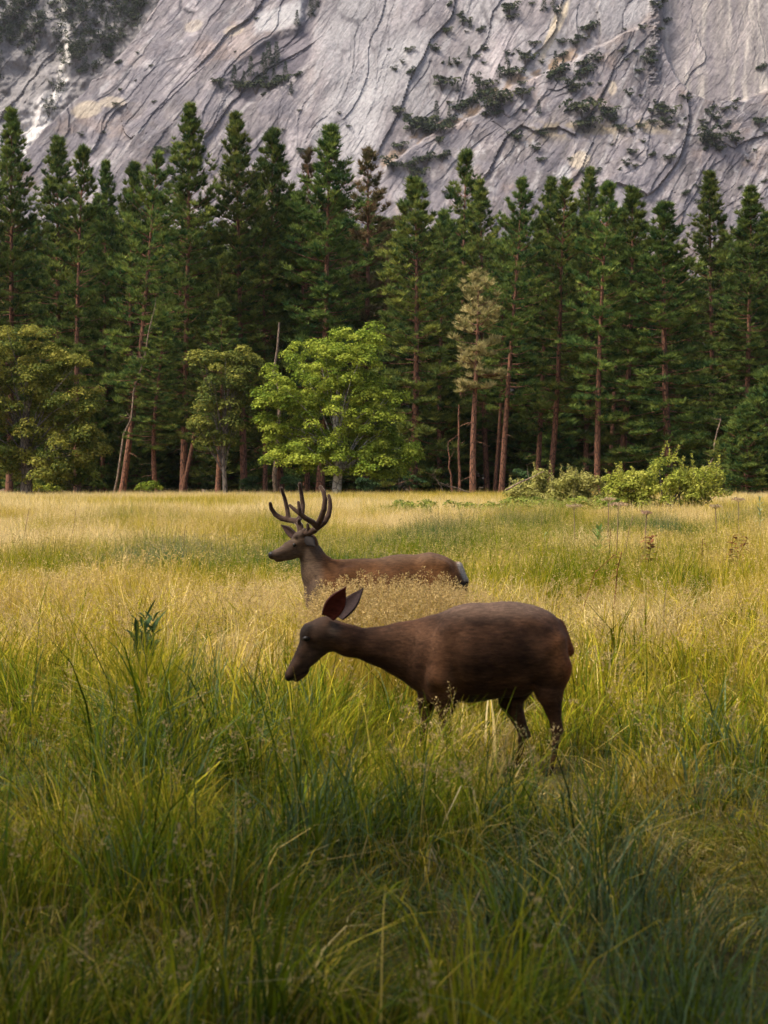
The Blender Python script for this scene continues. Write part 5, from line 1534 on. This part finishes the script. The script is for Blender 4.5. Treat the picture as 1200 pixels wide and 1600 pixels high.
# beyond that: patches of grass, scattered over the meadow
src_col = bpy.data.collections.new('grass_sources')
def patch(name, seed, n, rad, h, w, segs, stems, spikes, size):
    rng = np.random.default_rng(seed)
    def disc(m):
        a = rng.uniform(0, 6.28, m); r = rad * np.sqrt(rng.uniform(0, 1, m)); return np.stack([np.cos(a) * r, np.sin(a) * r, np.full(m, -0.03)], 1)
    def dirs(m):
        a = rng.uniform(0, 6.28, m); return np.stack([np.cos(a), np.sin(a), np.zeros(m)], 1)
    g = Geo()
    b = disc(n); tus = fbm(b[:, 0] * 1.7 + seed, b[:, 1] * 1.7, 2, seed)
    H = rng.uniform(h[0], h[1], n) * (0.35 + 1.3 * tus)
    V, F, k = strips(rng, b, dirs(n), H, rng.uniform(0.1, 0.95, n), rng.uniform(w[0], w[1], n), segs)
    g.add(V, F, np.repeat(np.stack([rng.uniform(0, 1, n), np.zeros(n), rng.uniform(0.65, 1.3, n)], 1), k, axis=0))
    if stems:
        b = disc(stems); o = dirs(stems); H = rng.uniform(h[1] * 0.85, h[1] * 1.2, stems); Bn = rng.uniform(0.05, 0.5, stems)
        V, F, k = strips(rng, b, o, H, Bn, np.full(stems, w[0] * 0.7), 3)
        g.add(V, F, np.repeat(np.stack([rng.uniform(0, 0.4, stems), np.zeros(stems), rng.uniform(0.8, 1.2, stems)], 1), k, axis=0))
        V, F = seeds(rng, b, o, H, Bn, np.full(stems, 0.2), spikes, size, 0.045)
        g.add(V, F, np.repeat(np.stack([np.full(stems * spikes, 0.2), np.full(stems * spikes, 0.6), rng.uniform(0.7, 1.3, stems * spikes)], 1), 4, axis=0))
    o = bpy.data.objects.new(name, g.mesh(name, [M_grass_far])); src_col.objects.link(o)
for i in range(3):
    patch('a%d_middle' % i, 500 + i, 620, 0.75, (0.34, 0.72), (0.006, 0.011), 3, 30, 12, 0.013)
for i in range(3):
    patch('b%d_distant' % i, 510 + i, 620, 1.8, (0.38, 0.75), (0.016, 0.030), 2, 0, 0, 0)

def far_grass():
    rng = np.random.default_rng(320)
    def zone(y0, y1, dens, mx=0.27, pad=1.5):
        n = int((mx * (y1 ** 2 - y0 ** 2) + 2 * pad * (y1 - y0)) * dens)
        ys = np.sqrt(rng.uniform(y0 ** 2, y1 ** 2, n)); return rng.uniform(-1, 1, n) * (mx * ys + pad), ys
    x1, y1 = zone(NEAR_END + 0.4, 60, 2.6); x2, y2 = zone(57, 153, 0.55)
    lo = fbm(x1 * 0.22 + 5, y1 * 0.13, 3, 411); l2 = fbm(x1 * 0.8, y1 * 0.35, 3, 413)
    h1 = np.interp(y1, [16, 22, 30, 45, 62], [0.29, 0.27, 0.23, 0.17, 0.13]) + (lo - 0.5) * 1.8 + (l2 - 0.5) * 0.9
    s1 = (0.25 + 1.45 * l2) * rng.uniform(0.8, 1.15, len(x1))
    lo = fbm(x2 * 0.06 + 15, y2 * 0.03, 3, 421)
    h2 = np.interp(y2, [58, 80, 110, 158], [0.11, 0.08, 0.04, 0.03]) + (lo - 0.5) * 1.0 + (fbm(x2 * 0.25, y2 * 0.12, 3, 423) - 0.5) * 0.5
    s2 = rng.uniform(0.6, 1.3, len(x2))
    x = np.concatenate([x1, x2]); y = np.concatenate([y1, y2]); n = len(x)
    hue = np.clip(np.concatenate([h1, h2]), 0.03, 1.0); s = np.concatenate([s1, s2])
    idx = np.concatenate([rng.integers(0, 3, len(x1)), rng.integers(3, 6, len(x2))])
    me = bpy.data.meshes.new('grass_points')
    me.vertices.add(n)
    me.vertices.foreach_set('co', np.stack([x, y, ground_z(x, y)], 1).astype(np.float32).ravel())
    rot = np.stack([np.zeros(n), np.zeros(n), rng.uniform(0, 6.28, n)], 1)
    scl = np.stack([np.ones(n), np.ones(n), s], 1)
    for nm, typ, dat, key in (('rot', 'FLOAT_VECTOR', rot.astype(np.float32), 'vector'), ('scl', 'FLOAT_VECTOR', scl.astype(np.float32), 'vector'), ('hue', 'FLOAT', hue.astype(np.float32), 'value'), ('idx', 'INT', idx.astype(np.int32), 'value')):
        a = me.attributes.new(nm, typ, 'POINT'); a.data.foreach_set(key, dat.ravel())
    me.update()
    print('far patches', n)
    ob = link('far_meadow_grass', me, None, 'straw-coloured meadow grass stretching from the buck to the forest edge', 'grass', kind='stuff')
    ng = bpy.data.node_groups.new('grass_scatter', 'GeometryNodeTree')
    ng.interface.new_socket('Geometry', in_out='INPUT', socket_type='NodeSocketGeometry')
    ng.interface.new_socket('Geometry', in_out='OUTPUT', socket_type='NodeSocketGeometry')
    N, L = ng.nodes, ng.links
    gi = N.new('NodeGroupInput'); go = N.new('NodeGroupOutput')
    iop = N.new('GeometryNodeInstanceOnPoints')
    ci = N.new('GeometryNodeCollectionInfo'); ci.inputs['Collection'].default_value = src_col
    ci.inputs['Separate Children'].default_value = True; ci.inputs['Reset Children'].default_value = True
    def na(name, typ):
        q = N.new('GeometryNodeInputNamedAttribute'); q.data_type = typ; q.inputs['Name'].default_value = name
        return q.outputs['Attribute']
    L.new(gi.outputs[0], iop.inputs['Points']); L.new(ci.outputs[0], iop.inputs['Instance'])
    iop.inputs['Pick Instance'].default_value = True
    L.new(na('idx', 'INT'), iop.inputs['Instance Index'])
    e2r = N.new('FunctionNodeEulerToRotation'); L.new(na('rot', 'FLOAT_VECTOR'), e2r.inputs[0]); L.new(e2r.outputs[0], iop.inputs['Rotation'])
    L.new(na('scl', 'FLOAT_VECTOR'), iop.inputs['Scale'])
    L.new(iop.outputs[0], go.inputs[0])
    md = ob.modifiers.new('scatter', 'NODES'); md.node_group = ng
far_grass()

# ------------------------------------------------------------------ valley haze
def build_haze():
    x0, x1, y0, y1, z0, z1 = -2500, 2500, -70, 2700, -14, 446
    V = np.array([(x, y, z) for x in (x0, x1) for y in (y0, y1) for z in (z0, z1)])
    F = np.array([(0, 1, 3, 2), (4, 6, 7, 5), (0, 4, 5, 1), (2, 3, 7, 6), (0, 2, 6, 4), (1, 5, 7, 3)])
    m, n, l, out = new_mat('haze')
    pv = n.new('ShaderNodeVolumePrincipled')
    pv.inputs['Color'].default_value = (0.86, 0.86, 0.90, 1)
    pv.inputs['Density'].default_value = 0.000028
    pv.inputs['Anisotropy'].default_value = 0.2
    l.new(pv.outputs[0], out.inputs['Volume'])
    o = link('haze', make_mesh('haze', V, F, [m]), None, 'thin pale haze in the valley air', 'haze', kind='stuff')
build_haze()
